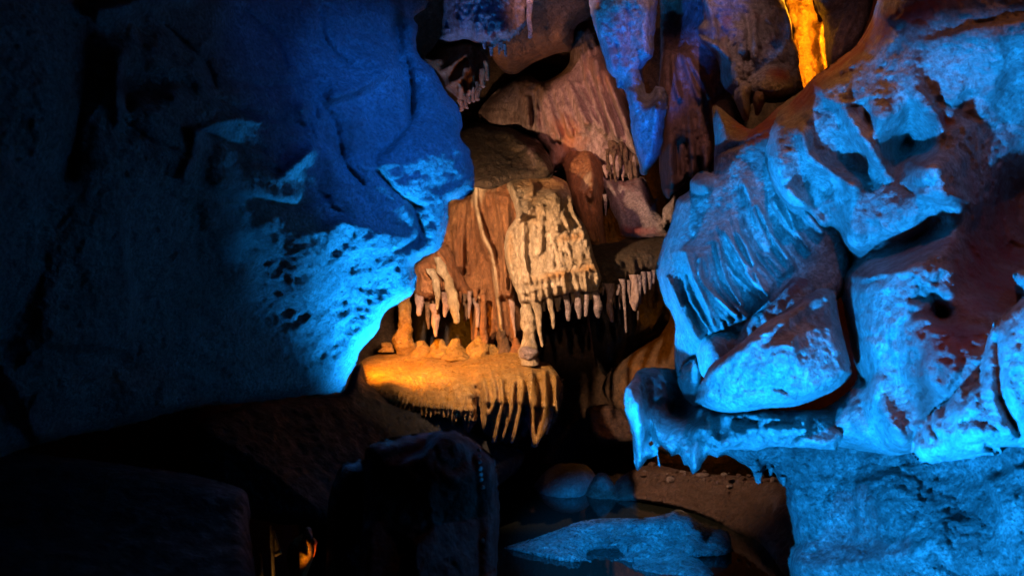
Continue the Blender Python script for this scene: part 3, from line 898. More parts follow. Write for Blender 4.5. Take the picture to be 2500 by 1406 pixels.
col4 = thing("ribbed_curtain", P(1820, 290, 5.3), "blue and brown ribbed curtain whose right edge glows yellow", "rock curtain")
rock_face("curtain_rock", ta("250,-500 265,-100 290,100 300,220 240,300 260,430 330,520 420,600 470,720 480,860 520,950 600,1020 640,1080 800,1120 840,1100 900,1080 1010,1110 1200,1090 1300,1050 1345,990 1370,940 1330,760 1310,560 1250,420 1240,260 1200,120 1160,-20 1140,-500"),
          [(1720, 50, 5.35), (1800, 200, 5.25), (1900, 200, 5.25), (1900, 20, 5.4), (1760, 220, 5.35)], LIME, col4, grid=4, roll=(34, .28), jag=(2.5, 12), thick=.3,
          strokes=[ridge(ta("330,0 400,240 420,480"), 10, .08), ridge(ta("270,430 420,500 560,620"), 7, .09), crack(ta("440,200 560,440 600,640"), 9, .09), ridge(ta("700,330 720,520"), 18, .07), crack(ta("760,150 780,400 790,640"), 10, .09),
                   ridge(ta("830,150 850,400 850,600"), 11, .06), ridge(ta("980,200 1060,420"), 12, .06), ridge(ta("1180,40 1240,300 1280,560 1330,860"), 9, .09), blob(1890, 215, 50, 42, .14), crack(ta("800,870 880,760 1000,690 1150,690"), 10, .08),
                   blob(1852, 250, 22, 26, .05), crack(ta("640,60 660,300 620,600"), 9, .06), ridge(ta("560,560 640,740 660,980"), 14, .04)],
          stain_shade=[blob(1880, 90, 50, 60, .35), blob(1770, 70, 20, 60, .4), blob(1910, 180, 40, 20, .6), blob(1895, 245, 50, 18, .55)],
          noise=[(.04, (5, 5, 3), 5, 'fbm'), (.018, (22, 22, 26), 4, 'ridge'), (.010, (50, 50, 50), 3, 'billow')])
rock_face("stalactite", ta("640,960 690,900 740,870 830,900 800,1060 800,1180 780,1290 740,1305 720,1290 680,1200 640,1110 620,1060"), [(1810, 220, 5.15), (1820, 285, 5.12), (1800, 250, 5.15)], LIME, col4, grid=4, roll=(22, .14), jag=(1.5, 12), thick=.12,
          strokes=[ridge(ta("700,900 720,1100 745,1290"), 9, .05)], noise=[(.02, (10, 10, 8), 5, 'ridge')])
rock_face("stalactite", ta("830,1030 860,980 960,960 960,1080 920,1180 880,1245 855,1240 830,1120"), [(1845, 230, 5.1), (1850, 275, 5.1), (1860, 240, 5.1)], PINK, col4, grid=4, roll=(16, .1), jag=(1.5, 12), thick=.1, noise=[(.015, (12, 12, 8), 5, 'ridge')])

tag(rock_face("glowing_rock_slab", ta("1050,-500 1130,-60 1210,300 1260,640 1300,950 1370,1000 1500,940 1640,780 1640,700 1610,640 1600,480 1625,450 1580,380 1612,300 1590,220 1540,250 1500,130 1470,30 1480,-100 1500,-500"),
              [(1920, 0, 6.05), (1990, 0, 5.95), (2000, 180, 5.95), (1950, 200, 6.05)], HONEY, grid=4, roll=(14, .10), jag=(3, 10), thick=.3,
              strokes=[ridge(ta("1590,240 1560,420 1590,600 1620,740"), 12, .10), crack(ta("1400,40 1430,260"), 12, .08), blob(1965, 30, 20, 20, .06), ridge(ta("1320,300 1450,330 1560,290"), 12, .05), blob(1980, 130, 20, 50, -.04)],
              noise=[(.05, (7, 7, 5), 5, 'ridge'), (.016, (30, 30, 30), 4, 'billow')]),
    "brilliant yellow lit rock slab glowing in the gap above the right wall's crest", "rock slab")
tag(rock_face("striated_rock", ta("1440,-500 1475,0 1530,150 1570,210 1600,480 1640,760 1830,620 1990,420 2150,-100 2150,-500"),
              [(1990, 0, 5.3), (2040, 100, 5.15), (2100, 0, 5.1), (2030, 160, 5.15)], PINK, grid=5, roll=(24, .16), jag=(3, 20), thick=.06,
              strokes=[crack(ta("1570,190 1700,130 1830,60"), 12, .12), ridge(ta("1860,60 1760,300 1660,620"), 9, .05), ridge(ta("1960,60 1820,360 1760,600"), 9, .05), blob(2015, 10, 30, 25, .08)],
              noise=[(.03, (5, 5, 5), 5, 'fbm'), (.012, (24, 24, 12), 4, 'ridge')]),
    "mauve striped rock right of the yellow glowing slab", "rock")

# ------------------------------------------------------------------ the brown alcove in the middle
tag(rock_face("ceiling_slab", t2("640,-260 660,200 690,330 720,420 800,500 880,505 1000,430 1150,370 1250,345 1275,200 1330,150 1400,110 1420,-260"),
              [(1300, 0, 6.9), (1200, 150, 7.3), (1280, 130, 7.35), (1380, 80, 7.2), (1250, 170, 7.6)], BROWN, grid=5, roll=(40, .35), jag=(3, 30), thick=.4,
              stain_shade=[blob(1350, 110, 90, 50, .8, -20)], noise=[(.05, (4, 4, 4), 5, 'fbm'), (.015, (24, 24, 24), 4, 'billow')]),
    "smooth amber brown ceiling slab above the dark slot in the alcove", "rock slab")

tag(rock_face("folded_drapery",
              t2("1265,200 1310,150 1380,120 1450,200 1500,420 1560,560 1620,650 1680,850 1740,1030 1760,1230 1700,1300 1600,1260 1480,1260 1440,1150 1250,1100 1200,1150 1110,1180 1090,1050 1000,960 850,920 640,880 620,760 680,680 760,610 860,545 960,520 1060,560 1180,500 1240,420"),
              [(1400, 80, 7.9), (1250, 220, 8.1), (1350, 300, 7.8), (1500, 300, 7.75), (1540, 430, 7.75), (1200, 300, 8.1), (1420, 400, 7.7)], DRAPE, grid=4, roll=(36, .3), jag=(2.5, 26), thick=.4,
              strokes=fan(t2("860,560 900,700 920,860"), t2("1080,560 1020,640 1020,900"), 9, 6, .06, 31, 3, .3, .8) + fan(t2("1060,570 1040,700 1120,960"), t2("1230,500 1320,640 1420,880"), 12, 7, .07, 33, 4, .2, .8)
              + fan(t2("1270,220 1330,480 1480,900"), t2("1420,200 1560,620 1720,1060"), 6, 8, .10, 35, 3)
              + [ridge(t2("1420,420 1480,640 1600,950 1690,1050"), 9, .13), ridge(t2("1500,520 1570,700 1660,930 1700,1050"), 9, .14), crack(t2("1450,600 1560,860"), 9, .10), blob(1440, 290, 60, 40, .10, 40), crack(t2("1310,420 1330,500"), 6, .06)],
              stain_shade=[blob(1390, 320, 60, 40, .6, 40), blob(1470, 190, 26, 60, .45, -25), blob(1370, 400, 40, 60, .5)],
              noise=[(.05, (4, 4, 2.4), 5, 'fbm'), (.016, (20, 20, 12), 4, 'ridge')]),
    "mauve fan folded drapery spreading down the back of the alcove", "flowstone")

tag(rock_face("brown_shoulder", t2("420,890 500,870 620,835 760,870 860,880 960,920 1040,980 1090,1050 1130,1180 1080,1230 950,1230 850,1240 700,1300 590,1290 400,1300"),
              [(1130, 320, 7.9), (1250, 320, 7.9), (1330, 380, 7.5), (1200, 420, 7.2), (1140, 430, 7.2), (1320, 420, 7.3)], MOSS, grid=4, roll=(26, .22), jag=(3, 20), thick=.4,
              strokes=[blob(950 + x / 2.812, y / 2.812, 13, 15, .09) for x, y in ((800, 900), (840, 930), (880, 940), (900, 990), (940, 980), (970, 1030), (1010, 1040), (1040, 1080), (1060, 1130), (1090, 1150), (1000, 1090), (950, 1050), (860, 990))],
              stain_shade=[blob(1310, 360, 50, 40, .4, 40)], noise=[(.05, (4, 4, 4), 5, 'fbm'), (.03, (14, 14, 8), 5, 'ridge')]),
    "dark brown shoulder with a knobbly pink edge above the cream flowstone", "rock")

tag(rock_face("orange_column", t4("1480,-160 1470,-20 1500,100 1530,230 1590,400 1620,500 1700,620 1790,600 1765,500 1750,300 1765,130 1740,-60 1700,-160"),
              [(1390, 380, 7.7), (1430, 500, 7.4), (1460, 420, 7.6), (1470, 600, 7.4)], ORANGE, grid=4, roll=(34, .25), jag=(3, 18), thick=.3,
              strokes=[ridge(t4("1650,-40 1680,100 1660,220"), 10, .07), crack(t4("1580,40 1620,200 1680,330"), 8, .07), blob(1440, 440, 20, 24, .07), ridge(t4("1560,200 1620,400 1680,520"), 10, .08), blob(1430, 470, 16, 14, .06)],
              stain_shade=[blob(1435, 440, 30, 60, .35)], noise=[(.04, (6, 6, 3), 5, 'fbm'), (.02, (18, 18, 18), 4, 'ridge')]),
    "orange pillar of flowstone joining the drapery to the cream canopy", "column")

fr = thing("dripstone_fringe", P(1520, 440, 7.7), "ragged brown fringe of thin drips above the stone arch", "dripstone")
rock_face("fringe_rock", t4("1750,-180 1760,-60 1780,20 1800,60 1850,90 1900,80 1960,110 2010,100 2010,0 1960,-100 1900,-180"), [(1490, 370, 7.7), (1550, 420, 7.6), (1480, 420, 7.7)], BROWN, fr, grid=4, roll=(20, .15), jag=(3, 10), thick=.25,
          strokes=fan(t4("1770,-160 1780,-20 1800,60"), t4("1940,-160 1980,0 1990,90"), 7, 5, .05, 41, 3), noise=[(.03, (12, 12, 5), 4, 'ridge')])
rnd = random.Random(3)
for k in range(20):
    x = 1765 + k * 13 + rnd.uniform(-5, 5)
    a_ = rnd.choice((-130, -80, -40, 0, 30))
    L = rnd.uniform(60, 150)
    spike("stalactite", [(*q, 7.58 + rnd.uniform(-.05, .05)) for q in t4(f"{x},{a_-20} {x+6},{a_+L*.5} {x+12},{min(a_+L, 125)}")], [v * rnd.uniform(.7, 1.3) for v in (6, 4.5, 1.6)], BROWN if k % 3 else DRAPE, fr, 9, .3, .4)
spike("stalactite", [(*q, 7.25) for q in t4("1766,210 1768,355")], (4.5, 3.5, 1.5), PINK, fr, 9, .2, .3)

tag(rock_face("stone_arch", t4("1745,90 1800,100 1900,120 2010,90 2060,150 2100,250 2122,225 2125,320 2190,370 2210,480 2130,500 2000,510 1900,505 1868,470 1850,400 1800,300 1790,250 1770,200"),
              [(1490, 450, 7.5), (1600, 520, 7.2), (1520, 560, 7.3), (1560, 480, 7.4)], PINK, grid=4, roll=(26, .2), jag=(2.5, 20), thick=.3,
              strokes=[ridge(t4("1800,150 1860,300 1880,450"), 10, .07), blob(1550, 500, 34, 26, .06), crack(t4("2050,200 2120,380 2180,430"), 8, .06), ridge(t4("1900,140 2020,240 2160,400"), 14, .05)],
              stain_shade=[blob(1550, 565, 60, 14, 1.0), blob(1530, 440, 40, 20, .4)], noise=[(.035, (6, 6, 6), 5, 'fbm'), (.014, (24, 24, 24), 4, 'billow')]),
    "pink and orange stone arch over a black hole, left of the blue curtain", "rock arch")

tag(rock_face("loose_flake", t4("2160,310 2210,260 2250,210 2260,420 2200,400 2165,440"), [(1630, 490, 7.0), (1640, 520, 7.0), (1625, 540, 7.0)], PINK, grid=4, roll=(12, .08), jag=(2, 14), thick=.15, noise=[(.015, (14, 14, 14), 4, 'fbm')]),
    "small pink flake of rock between the arch and the blue curtain", "rock")

mledge = thing("mossy_ledge", P(1550, 700, 7.1), "brown mossy topped ledge with drip teeth under the stone arch", "rock ledge")
rock_face("ledge_rock", t4("1640,560 1700,545 1850,540 1900,512 2050,500 2195,478 2240,560 2200,650 2150,760 2050,740 2000,780 1940,790 1880,830 1820,870 1780,860 1700,880 1640,860 1600,700"),
          [(1470, 590, 7.4), (1600, 575, 7.35), (1480, 640, 7.0), (1600, 640, 7.0), (1480, 700, 7.1), (1600, 680, 7.1)], MOSS, mledge, grid=4, roll=(20, .16), jag=(3, 14), thick=.4,
          strokes=[ridge(t4("1660,640 1850,620 2150,590"), 24, .08)] + fan(t4("1700,700 1720,780 1720,860"), t4("2080,640 2090,700 2080,760"), 8, 6, .04, 43, 3),
          noise=[(.03, (8, 8, 8), 5, 'fbm'), (.012, (34, 34, 34), 4, 'billow')])
for a, r in (("1790,820 1795,930 1808,1080", (26, 17, 11, 14, 8)), ("1885,790 1890,900 1900,1000 1910,1155", (12, 8, 7, 6, 4)), ("1960,760 1975,900 1970,1005", (18, 16, 20, 8)), ("2030,740 2040,890", (12, 10, 4)), ("1860,830 1850,900", (10, 5)), ("1930,800 1935,930", (12, 8, 5)),
             ("2000,760 2005,960", (12, 9, 4)), ("2070,740 2075,860", (10, 8, 4)), ("2100,730 2095,820", (9, 4)), ("1990,1010 1990,1070", (4, 2))):
    spike("stalactite", [(*q, 6.98) for q in t4(a)], [v * .6 for v in r], PINK if r[0] < 15 else DRAPE, mledge, 12, .2, .25)

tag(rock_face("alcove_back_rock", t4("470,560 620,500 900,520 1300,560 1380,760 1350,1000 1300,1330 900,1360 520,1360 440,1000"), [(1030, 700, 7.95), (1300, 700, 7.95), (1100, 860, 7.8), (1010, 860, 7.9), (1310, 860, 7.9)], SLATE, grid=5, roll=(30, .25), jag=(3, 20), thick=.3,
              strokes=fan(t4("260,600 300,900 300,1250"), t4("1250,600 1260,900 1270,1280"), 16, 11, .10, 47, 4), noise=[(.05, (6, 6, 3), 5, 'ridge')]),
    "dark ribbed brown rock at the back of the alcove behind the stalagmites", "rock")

# the cream and orange canopy with its fringe of stalactites
can = thing("flowstone_canopy", P(1240, 860, 7.1), "large cream and orange flowstone canopy fringed with stalactites above the amber shelf", "flowstone")
dr = rock_face("drapery",
               t4("600,520 640,470 690,280 740,240 850,210 870,120 900,100 960,130 1090,120 1200,90 1330,120 1380,250 1300,450 1160,620 1190,900 1200,960 1185,1270 1060,1290 1050,1150 960,1290 870,1300 850,1240 838,1100 830,960 860,920 780,850 720,770 640,640"),
               [(1080, 550, 7.45), (1160, 450, 7.4), (1250, 450, 7.3), (1200, 600, 7.4), (1250, 800, 7.4), (1170, 840, 7.4), (1100, 640, 7.5)], ORANGE, can, grid=4, roll=(22, .16), jag=(2, 26), thick=.3,
               strokes=[ridge(t4("875,130 880,280 930,480 990,620 1010,780 1035,1000 1060,1170"), 7, .13), crack(t4("905,150 915,300 960,480 1015,620"), 10, .07), ridge(t4("640,560 700,660 740,770 820,870 900,920"), 7, .12),
                        crack(t4("850,230 845,500 800,740"), 9, .10, (1, 1)), ridge(t4("930,870 900,950 885,1100 870,1250"), 10, .08)]
               + fan(t4("700,300 690,480 740,680"), t4("830,240 830,480 800,760"), 8, 6, .10, 51, 3, .1, .9) + fan(t4("930,200 1000,480 1050,900"), t4("1130,240 1120,480 1130,900"), 9, 6, .11, 53, 3, .2, .9)
               + fan(t4("880,330 890,430 930,560"), t4("930,480 960,600 990,700"), 4, 6, .08, 54, 3)
               + [ridge(t4("1095,780 1110,950 1140,1190"), 9, .10), blob(1130, 620, 40, 50, -.06), blob(1150, 820, 26, 30, .05)],
               stain_shade=[ridge(t4("875,130 880,280 930,480 990,620 1010,780 1035,1000 1060,1170"), 8, .62), ridge(t4("640,560 700,660 740,770 820,870 900,920"), 5, .7), blob(1175, 460, 30, 40, .45)],
               noise=[(.035, (5, 5, 2), 5, 'fbm'), (.016, (22, 22, 10), 4, 'ridge'), (.006, (50, 50, 40), 3, 'fbm')])
rock_face("side_fringe", t4("400,760 470,690 560,630 620,560 660,540 730,640 780,760 850,880 850,930 790,910 750,870 700,900 640,870 600,915 540,930 490,915 450,900 410,850"),
          [(1020, 690, 7.25), (1080, 620, 7.2), (1130, 710, 7.3), (1050, 700, 7.1)], ORANGE, can, grid=3, roll=(18, .14), jag=(2.5, 12), thick=.2,
          strokes=[ridge(t4("560,640 610,760 610,880"), 8, .06), ridge(t4("610,600 680,720 730,860"), 10, .09), crack(t4("590,640 650,780 660,880"), 7, .07), ridge(t4("480,700 510,800 490,900"), 8, .06)],
          noise=[(.03, (8, 8, 4), 5, 'ridge'), (.012, (30, 30, 20), 4, 'billow')])
lobe = rock_face("rounded_lobe",
                 t4("1090,140 1110,210 1140,300 1150,370 1095,450 1072,540 1082,680 1120,800 1160,900 1180,955 1230,965 1290,960 1350,925 1440,905 1500,890 1580,880 1700,870 1740,800 1722,720 1690,640 1665,530 1645,470 1600,390 1552,330 1535,230 1500,130 1430,90 1300,70 1180,90"),
                 [(1250, 450, 7.3), (1370, 440, 7.35), (1260, 600, 6.95), (1340, 560, 6.9), (1430, 600, 6.85), (1300, 720, 6.9), (1450, 700, 6.85), (1400, 500, 7.0), (1270, 720, 7.0)], CREAM, can, grid=3, roll=(13, .09), jag=(2, 22), thick=.3,
                 strokes=[blob(1293, 520, 16, 20, .07), blob(1381, 545, 20, 22, .07), ridge(t4("1170,390 1260,300 1360,220 1450,190"), 12, 0.062), blob(1345, 500, 60, 40, .08), ridge(t4("1125,150 1165,290 1155,380"), 9, 0.056), ridge(t4("1275,160 1230,280 1165,390"), 10, 0.056), blob(1275, 460, 34, 22, .06),
                          ridge(t4("1120,430 1105,600 1145,800 1190,940"), 11, 0.062), ridge(t4("1200,420 1195,600 1215,800"), 10, 0.062), crack(t4("1165,470 1160,650 1190,820"), 8, 0.041), crack(t4("1240,420 1250,560 1270,640"), 7, 0.041),
                          ridge(t4("1280,400 1285,620"), 8, 0.056), crack(t4("1300,420 1300,620"), 6, 0.045), ridge(t4("1335,300 1325,480 1320,600"), 8, 0.062), crack(t4("1350,430 1330,620"), 6, 0.036),
                          ridge(t4("1430,220 1440,320 1430,440"), 11, 0.056), crack(t4("1460,210 1470,300 1420,420"), 9, 0.063), crack(t4("1500,220 1490,420"), 9, 0.045), ridge(t4("1540,240 1560,340 1620,420"), 8, 0.050),
                          blob(850 + 1430 / 2.812, 400 + 450 / 2.812, 17, 14, .10), ridge(t4("1340,520 1450,500 1560,490 1650,470"), 15, .05), crack(t4("1380,600 1500,590 1650,570"), 20, 0.009),
                          ridge(t4("1240,800 1330,770 1420,745 1560,700 1720,700"), 15, .055), crack(t4("1300,700 1450,690 1600,650"), 12, 0.009)]
                 + fan(t4("1290,780 1290,860 1300,940"), t4("1690,720 1700,800 1710,860"), 17, 4.5, .06, 61, 3) + fan(t4("1370,560 1380,620 1400,700"), t4("1660,520 1680,580 1690,660"), 10, 5, .04, 63, 2)
                 + fan(t4("1380,200 1370,320 1390,420"), t4("1560,250 1590,360 1640,440"), 9, 5, .045, 65, 2) + fan(t4("1110,480 1100,640 1170,900"), t4("1240,430 1250,640 1290,860"), 7, 5, .035, 67, 2) + fan(t4("1100,160 1150,280 1165,380"), t4("1300,130 1250,260 1190,380"), 7, 5, .04, 68, 2),
                 stain_shade=[blob(1340, 440, 85, 34, .9, 8), blob(1245, 600, 14, 120, .45), blob(1420, 500, 30, 30, .4), blob(1350, 435, 60, 20, .5), blob(1395, 580, 50, 12, .8, -8), blob(1360, 672, 70, 11, .7, -10), blob(1440, 655, 30, 10, .6), blob(1300, 500, 20, 50, .3)],
                 noise=[(.04, (6, 6, 3), 5, 'fbm'), (.020, (20, 20, 9), 5, 'ridge'), (.008, (60, 60, 40), 3, 'billow')])
for a, r, dd, m in (
        ("1275,860 1290,960 1310,1100 1332,1255", (48, 42, 26, 14, 8), 6.9, CREAM), ("1365,830 1390,950 1412,1130", (42, 30, 18, 8), 6.85, CREAM), ("1445,860 1440,960 1440,1010", (28, 20, 8), 6.95, CREAM),
        ("1490,850 1500,960 1508,1075", (34, 26, 17, 20, 12), 6.88, PINK), ("1565,840 1580,930 1587,1062", (34, 24, 16, 24, 8), 6.85, PINK), ("1635,830 1640,940 1635,1045", (26, 17, 16, 17, 10), 6.85, PINK),
        ("1695,830 1712,950 1720,1055", (34, 26, 20, 28, 12), 6.86, PINK), ("1530,860 1545,950", (26, 16, 6), 6.95, CREAM), ("1660,860 1668,930", (20, 8), 6.95, CREAM),
        ("1330,900 1345,1010", (26, 16, 6), 7.0, CREAM), ("1110,740 1120,950 1145,1190", (28, 24, 20, 12, 6), 7.15, DRAPE), ("1410,880 1455,1000", (20, 14, 5), 7.0, CREAM),
        ("470,690 520,760 525,865", (16, 20, 8), 7.2, CREAM), ("490,890 488,960 486,1040", (28, 26, 12), 7.1, DRAPE), ("560,720 600,800 615,900 610,1000", (30, 28, 24, 18, 7), 7.0, CREAM),
        ("600,640 680,780 725,900 742,1000 745,1090", (24, 36, 36, 30, 18), 6.95, CREAM), ("660,880 670,960 665,1050", (26, 28, 8), 7.1, DRAPE), ("545,940 545,1040 552,1132", (18, 16, 7), 7.2, BROWN), ("595,960 598,1080 605,1185", (34, 28, 20, 9), 7.05, DRAPE),
        ("690,860 705,950", (18, 8), 7.2, DRAPE), ("800,900 810,1000 805,1080", (26, 20, 12), 7.3, BROWN), ("870,920 890,1000 885,1120", (18, 16, 12), 7.25, DRAPE)):
    pts = t4(a)
    if m is not BROWN and pts[0][1] > 660 and pts[0][0] > 1290:      # root it in the folds above
        pts = [(pts[0][0] - 4, pts[0][1] - 30)] + pts
        r = (r[0] * .7, r[0] * 1.5) + tuple(r[1:])
        pts[1] = (pts[1][0], pts[1][1] - 4)
    spike("stalactite", deep(pts, dd + .14, dd + .02), [v / 2.812 * 1.08 for v in r], m, can, 14, .18, .16)
rnd = random.Random(19)
for i in range(22):
    u = i / 21
    x, y = 1330 + 560 * u + rnd.uniform(-10, 10), 850 - 30 * u + rnd.uniform(-15, 15)
    L = rnd.choice((50, 80, 110, 160, 200)) * rnd.uniform(.7, 1.1)
    spike("stalactite", deep(t4(f"{x},{y - 30} {x + rnd.uniform(-8, 10)},{y + L * .5} {x + rnd.uniform(-12, 16)},{y + L}"), 7.12, 7.02), [v / 2.812 * rnd.uniform(.7, 1.4) for v in (20, 13, 4)], (PINK, DRAPE, CREAM, BROWN)[i % 4], can, 10, .22, .2)
for i in range(12):
    x, y = 470 + 36 * i + rnd.uniform(-10, 10), 890 + rnd.uniform(-20, 30)
    L = rnd.uniform(50, 170)
    spike("stalactite", deep(t4(f"{x},{y - 30} {x + 3},{y + L * .5} {x + rnd.uniform(-6, 10)},{y + L}"), 7.35, 7.3), [v / 2.812 * rnd.uniform(.7, 1.4) for v in (22, 14, 5)], (BROWN, DRAPE, ORANGE)[i % 3], can, 10, .22, .2)

# ------------------------------------------------------------------ columns and stalagmites standing on the shelf
def column(name, a, r, dd, m, label, cat):
    return tag(spike(name, [(*q, d_) for q, d_ in zip(t4(a), dd)], [v / 2.812 for v in r], m, None, 18, .22, .28, .9, 10, .2), label, cat)


column("cave_column", "1235,935 1232,1000 1240,1120 1245,1200 1245,1290 1250,1380", (62, 50, 48, 46, 60, 66), (7.0, 7.0, 6.98, 6.96, 6.93, 6.9), CREAM, "pale pinkish stone column standing on the shelf's right end under the canopy", "column")
column("cave_column", "385,880 385,960 388,1080 380,1180 380,1320", (56, 48, 42, 46, 66, 60), (7.15, 7.18, 7.2, 7.25, 7.3), HONEY, "amber lit stone column at the shelf's left end beside the blue boulder", "column")
column("cave_column", "925,900 930,1000 930,1150 930,1320", (22, 20, 26, 44), (7.25, 7.25, 7.28, 7.3), ORANGE, "thin orange column with a flared foot near the middle of the shelf", "column")
column("stalagmite", "745,1340 745,1290 742,1240 745,1200", (120, 84, 50, 26), (7.3, 7.3, 7.3, 7.3), HONEY, "largest of the rounded amber stalagmites on the shelf, left of the orange column", "stalagmite")
column("stalagmite", "615,1335 615,1270 618,1235 620,1205", (105, 70, 46, 26), (7.3, 7.3, 7.3, 7.3), HONEY, "low amber stalagmite left of the largest one on the shelf", "stalagmite")
column("stalagmite", "500,1335 500,1270 505,1235 510,1215", (110, 72, 46, 22), (7.3, 7.3, 7.3, 7.3), HONEY, "amber stalagmite next to the left amber column's foot", "stalagmite")
column("stalagmite", "880,1345 885,1270 900,1210 905,1180", (140, 92, 50, 26), (7.3, 7.3, 7.3, 7.3), HONEY, "broad lumpy amber mound at the foot of the thin orange column", "stalagmite")
column("stalagmite", "260,1290 262,1262 258,1240 258,1228", (60, 34, 36, 28), (7.3, 7.3, 7.3, 7.3), HONEY, "small flat topped amber stub at the shelf's far left end", "stalagmite")
column("stalagmite", "1150,1300 1150,1250 1148,1225 1150,1195", (80, 48, 30, 14), (7.3, 7.3, 7.3, 7.3), ORANGE, "small dark stalagmite just left of the pale column", "stalagmite")
column("stalagmite", "1065,1300 1065,1240 1062,1190 1062,1150", (76, 48, 38, 26), (7.3, 7.3, 7.3, 7.3), BROWN, "dark brown stump under the orange drapery on the shelf", "stalagmite")
column("stalagmite", "985,1325 985,1270 985,1240", (70, 50, 24), (7.3, 7.3, 7.3), HONEY, "low amber lump between the brown stump and the thin orange column", "stalagmite")

# ------------------------------------------------------------------ the amber shelf
rnd = random.Random(5)
DRIPS = []
for k in range(25):                                                  # the ragged dripping lip, right to left
    x = 826 - k * 24.5
    y = np.interp(x, [225, 400, 600, 830], [385, 428, 468, 486])
    DRIPS += t6(f"{x},{y + rnd.uniform(24, 62)} {x - 12},{y + rnd.uniform(-8, 6)}")

shelf = thing("travertine_shelf", P(1130, 1000, 6.7), "amber travertine shelf with a dripping fringe jutting out under the canopy", "rock shelf")
rock_face("shelf_rock",
          t6("150,250 180,200 215,170 300,145 400,135 520,132 700,138 900,140 1090,120 1180,150 1200,190 1255,198 1300,255 1330,310 1325,400 1312,440 1300,490 1286,470 1262,500 1240,580 1196,640 1175,676 1160,650 1150,560 1140,440 1110,440 1090,490 1066,600 1042,653 1040,600 1030,540 1006,620 985,636 1000,560 992,500 966,600 942,652 928,580 918,500 900,545 884,588 866,520 860,350 850,420 838,500") + DRIPS + t6("190,350 170,300"),
          [(900, 868, 7.3), (1100, 860, 7.4), (1290, 865, 7.2), (880, 930, 6.7), (960, 960, 6.45), (1060, 980, 6.4), (1150, 990, 6.4), (1180, 940, 6.5), (1280, 930, 6.55), (1300, 980, 6.5), (1080, 910, 6.85), (1200, 890, 7.0), (1304, 1088, 6.26), (1207, 1078, 6.28), (1250, 1040, 6.32), (1000, 1010, 6.36)],
          HONEY, shelf, grid=3, roll=(9, .07), jag=(1.5, 10), thick=.3, smooth=False,
          strokes=[ridge(t6("230,220 330,290 430,400"), 22, .10), crack(t6("340,230 480,320 560,420"), 14, .05), ridge(t6("560,200 700,280 830,370"), 16, .08), crack(t6("840,340 850,400 850,480"), 8, .22, (1, 1)), ridge(t6("860,250 960,260 1080,300 1130,400"), 14, .06),
                   ridge(t6("1130,230 1160,300 1170,440"), 10, .06)] + [ridge(t6(q), 6, .12) for q in ("880,300 900,420 886,575", "985,300 985,420 942,645", "1050,310 1038,450 990,628", "1100,300 1088,440 1044,645", "1155,260 1152,440 1172,668", "1232,250 1232,420 1186,655", "1290,280 1298,400 1300,470", "940,310 950,400 915,480")] + [ridge(DRIPS[2 * q:2 * q + 1] + [(DRIPS[2 * q][0] + 8, DRIPS[2 * q][1] - 34)], 4.5, .06) for q in range(25)]
          + fan(t6("420,250 460,340 440,440"), t6("700,240 800,340 820,470"), 16, 4, .045, 71, 2) + fan(t6("850,260 880,340 890,420"), t6("1100,240 1120,320 1120,420"), 13, 4.5, .055, 73, 2)
          + fan(t6("1120,240 1150,320 1150,440"), t6("1270,220 1310,320 1300,440"), 7, 5, .06, 75, 2),
          stain_shade=[blob(1100, 880, 130, 16, .35), blob(1000, 920, 50, 20, .25)],
          noise=[(.03, (7, 7, 7), 5, 'fbm'), (.015, (30, 30, 18), 4, 'billow')])
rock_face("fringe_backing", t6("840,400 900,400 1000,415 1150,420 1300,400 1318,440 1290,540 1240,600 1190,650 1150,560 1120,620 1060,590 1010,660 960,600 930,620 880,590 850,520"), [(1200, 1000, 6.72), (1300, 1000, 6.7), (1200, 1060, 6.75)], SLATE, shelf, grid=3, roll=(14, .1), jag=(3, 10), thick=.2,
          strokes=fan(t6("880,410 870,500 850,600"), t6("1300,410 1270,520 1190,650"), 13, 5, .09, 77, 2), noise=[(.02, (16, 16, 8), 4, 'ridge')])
rnd = random.Random(7)
for i in range(30):
    u = i / 29
    x = 235 + u * 610
    y = 385 + 95 * u + rnd.uniform(-12, 10)
    L = rnd.uniform(34, 84) * (1 + .3 * (u > .6))
    spike("stalactite", deep(t6(f"{x},{y-18} {x-6},{y+L*.4} {x-10},{y+L}"), 6.75, 6.44 + .2 * (u < .2)), [v / 2.32 * rnd.uniform(.8, 1.5) for v in (17, 12, 5)], HONEY, shelf, 9, .2, .2)
for a, r, dd in (("815,420 800,520 790,600", (44, 34, 8), 6.5), ("900,380 895,480 885,585", (40, 36, 8), 6.65), ("965,390 930,470 890,545", (17, 15, 9), 6.38), ("1000,390 975,520 945,648", (22, 19, 14, 10), 6.36), ("1045,400 1020,520 985,640", (20, 18, 8), 6.55),
                 ("1085,390 1068,520 1042,650", (22, 19, 15, 8), 6.36), ("1110,400 1095,500 1060,600", (16, 12, 6), 6.45), ("1145,300 1150,450 1160,590 1172,672", (34, 30, 18, 11), 6.36), ("1225,270 1222,420 1205,560 1178,672", (34, 28, 20, 9), 6.36),
                 ("1190,300 1185,420 1188,540", (20, 14, 6), 6.45), ("1262,280 1262,440 1240,600", (24, 18, 7), 6.42), ("1300,290 1310,400 1290,500", (26, 20, 8), 6.5), ("935,400 915,500 900,560", (18, 14, 8), 6.5), ("1020,400 1010,480 1000,560", (14, 10, 5), 6.5),
                 ("860,600 845,640", (8, 3), 6.6), ("960,640 950,700", (14, 4), 6.75), ("1080,600 1070,680", (18, 6), 6.8)):
    spike("stalactite", deep(t6(a), dd + .5, dd + .02), [v / 2.32 * 1.35 for v in r], PINK if dd < 6.43 else SLATE if dd > 6.48 else PINK, shelf, 12, .14, .12)
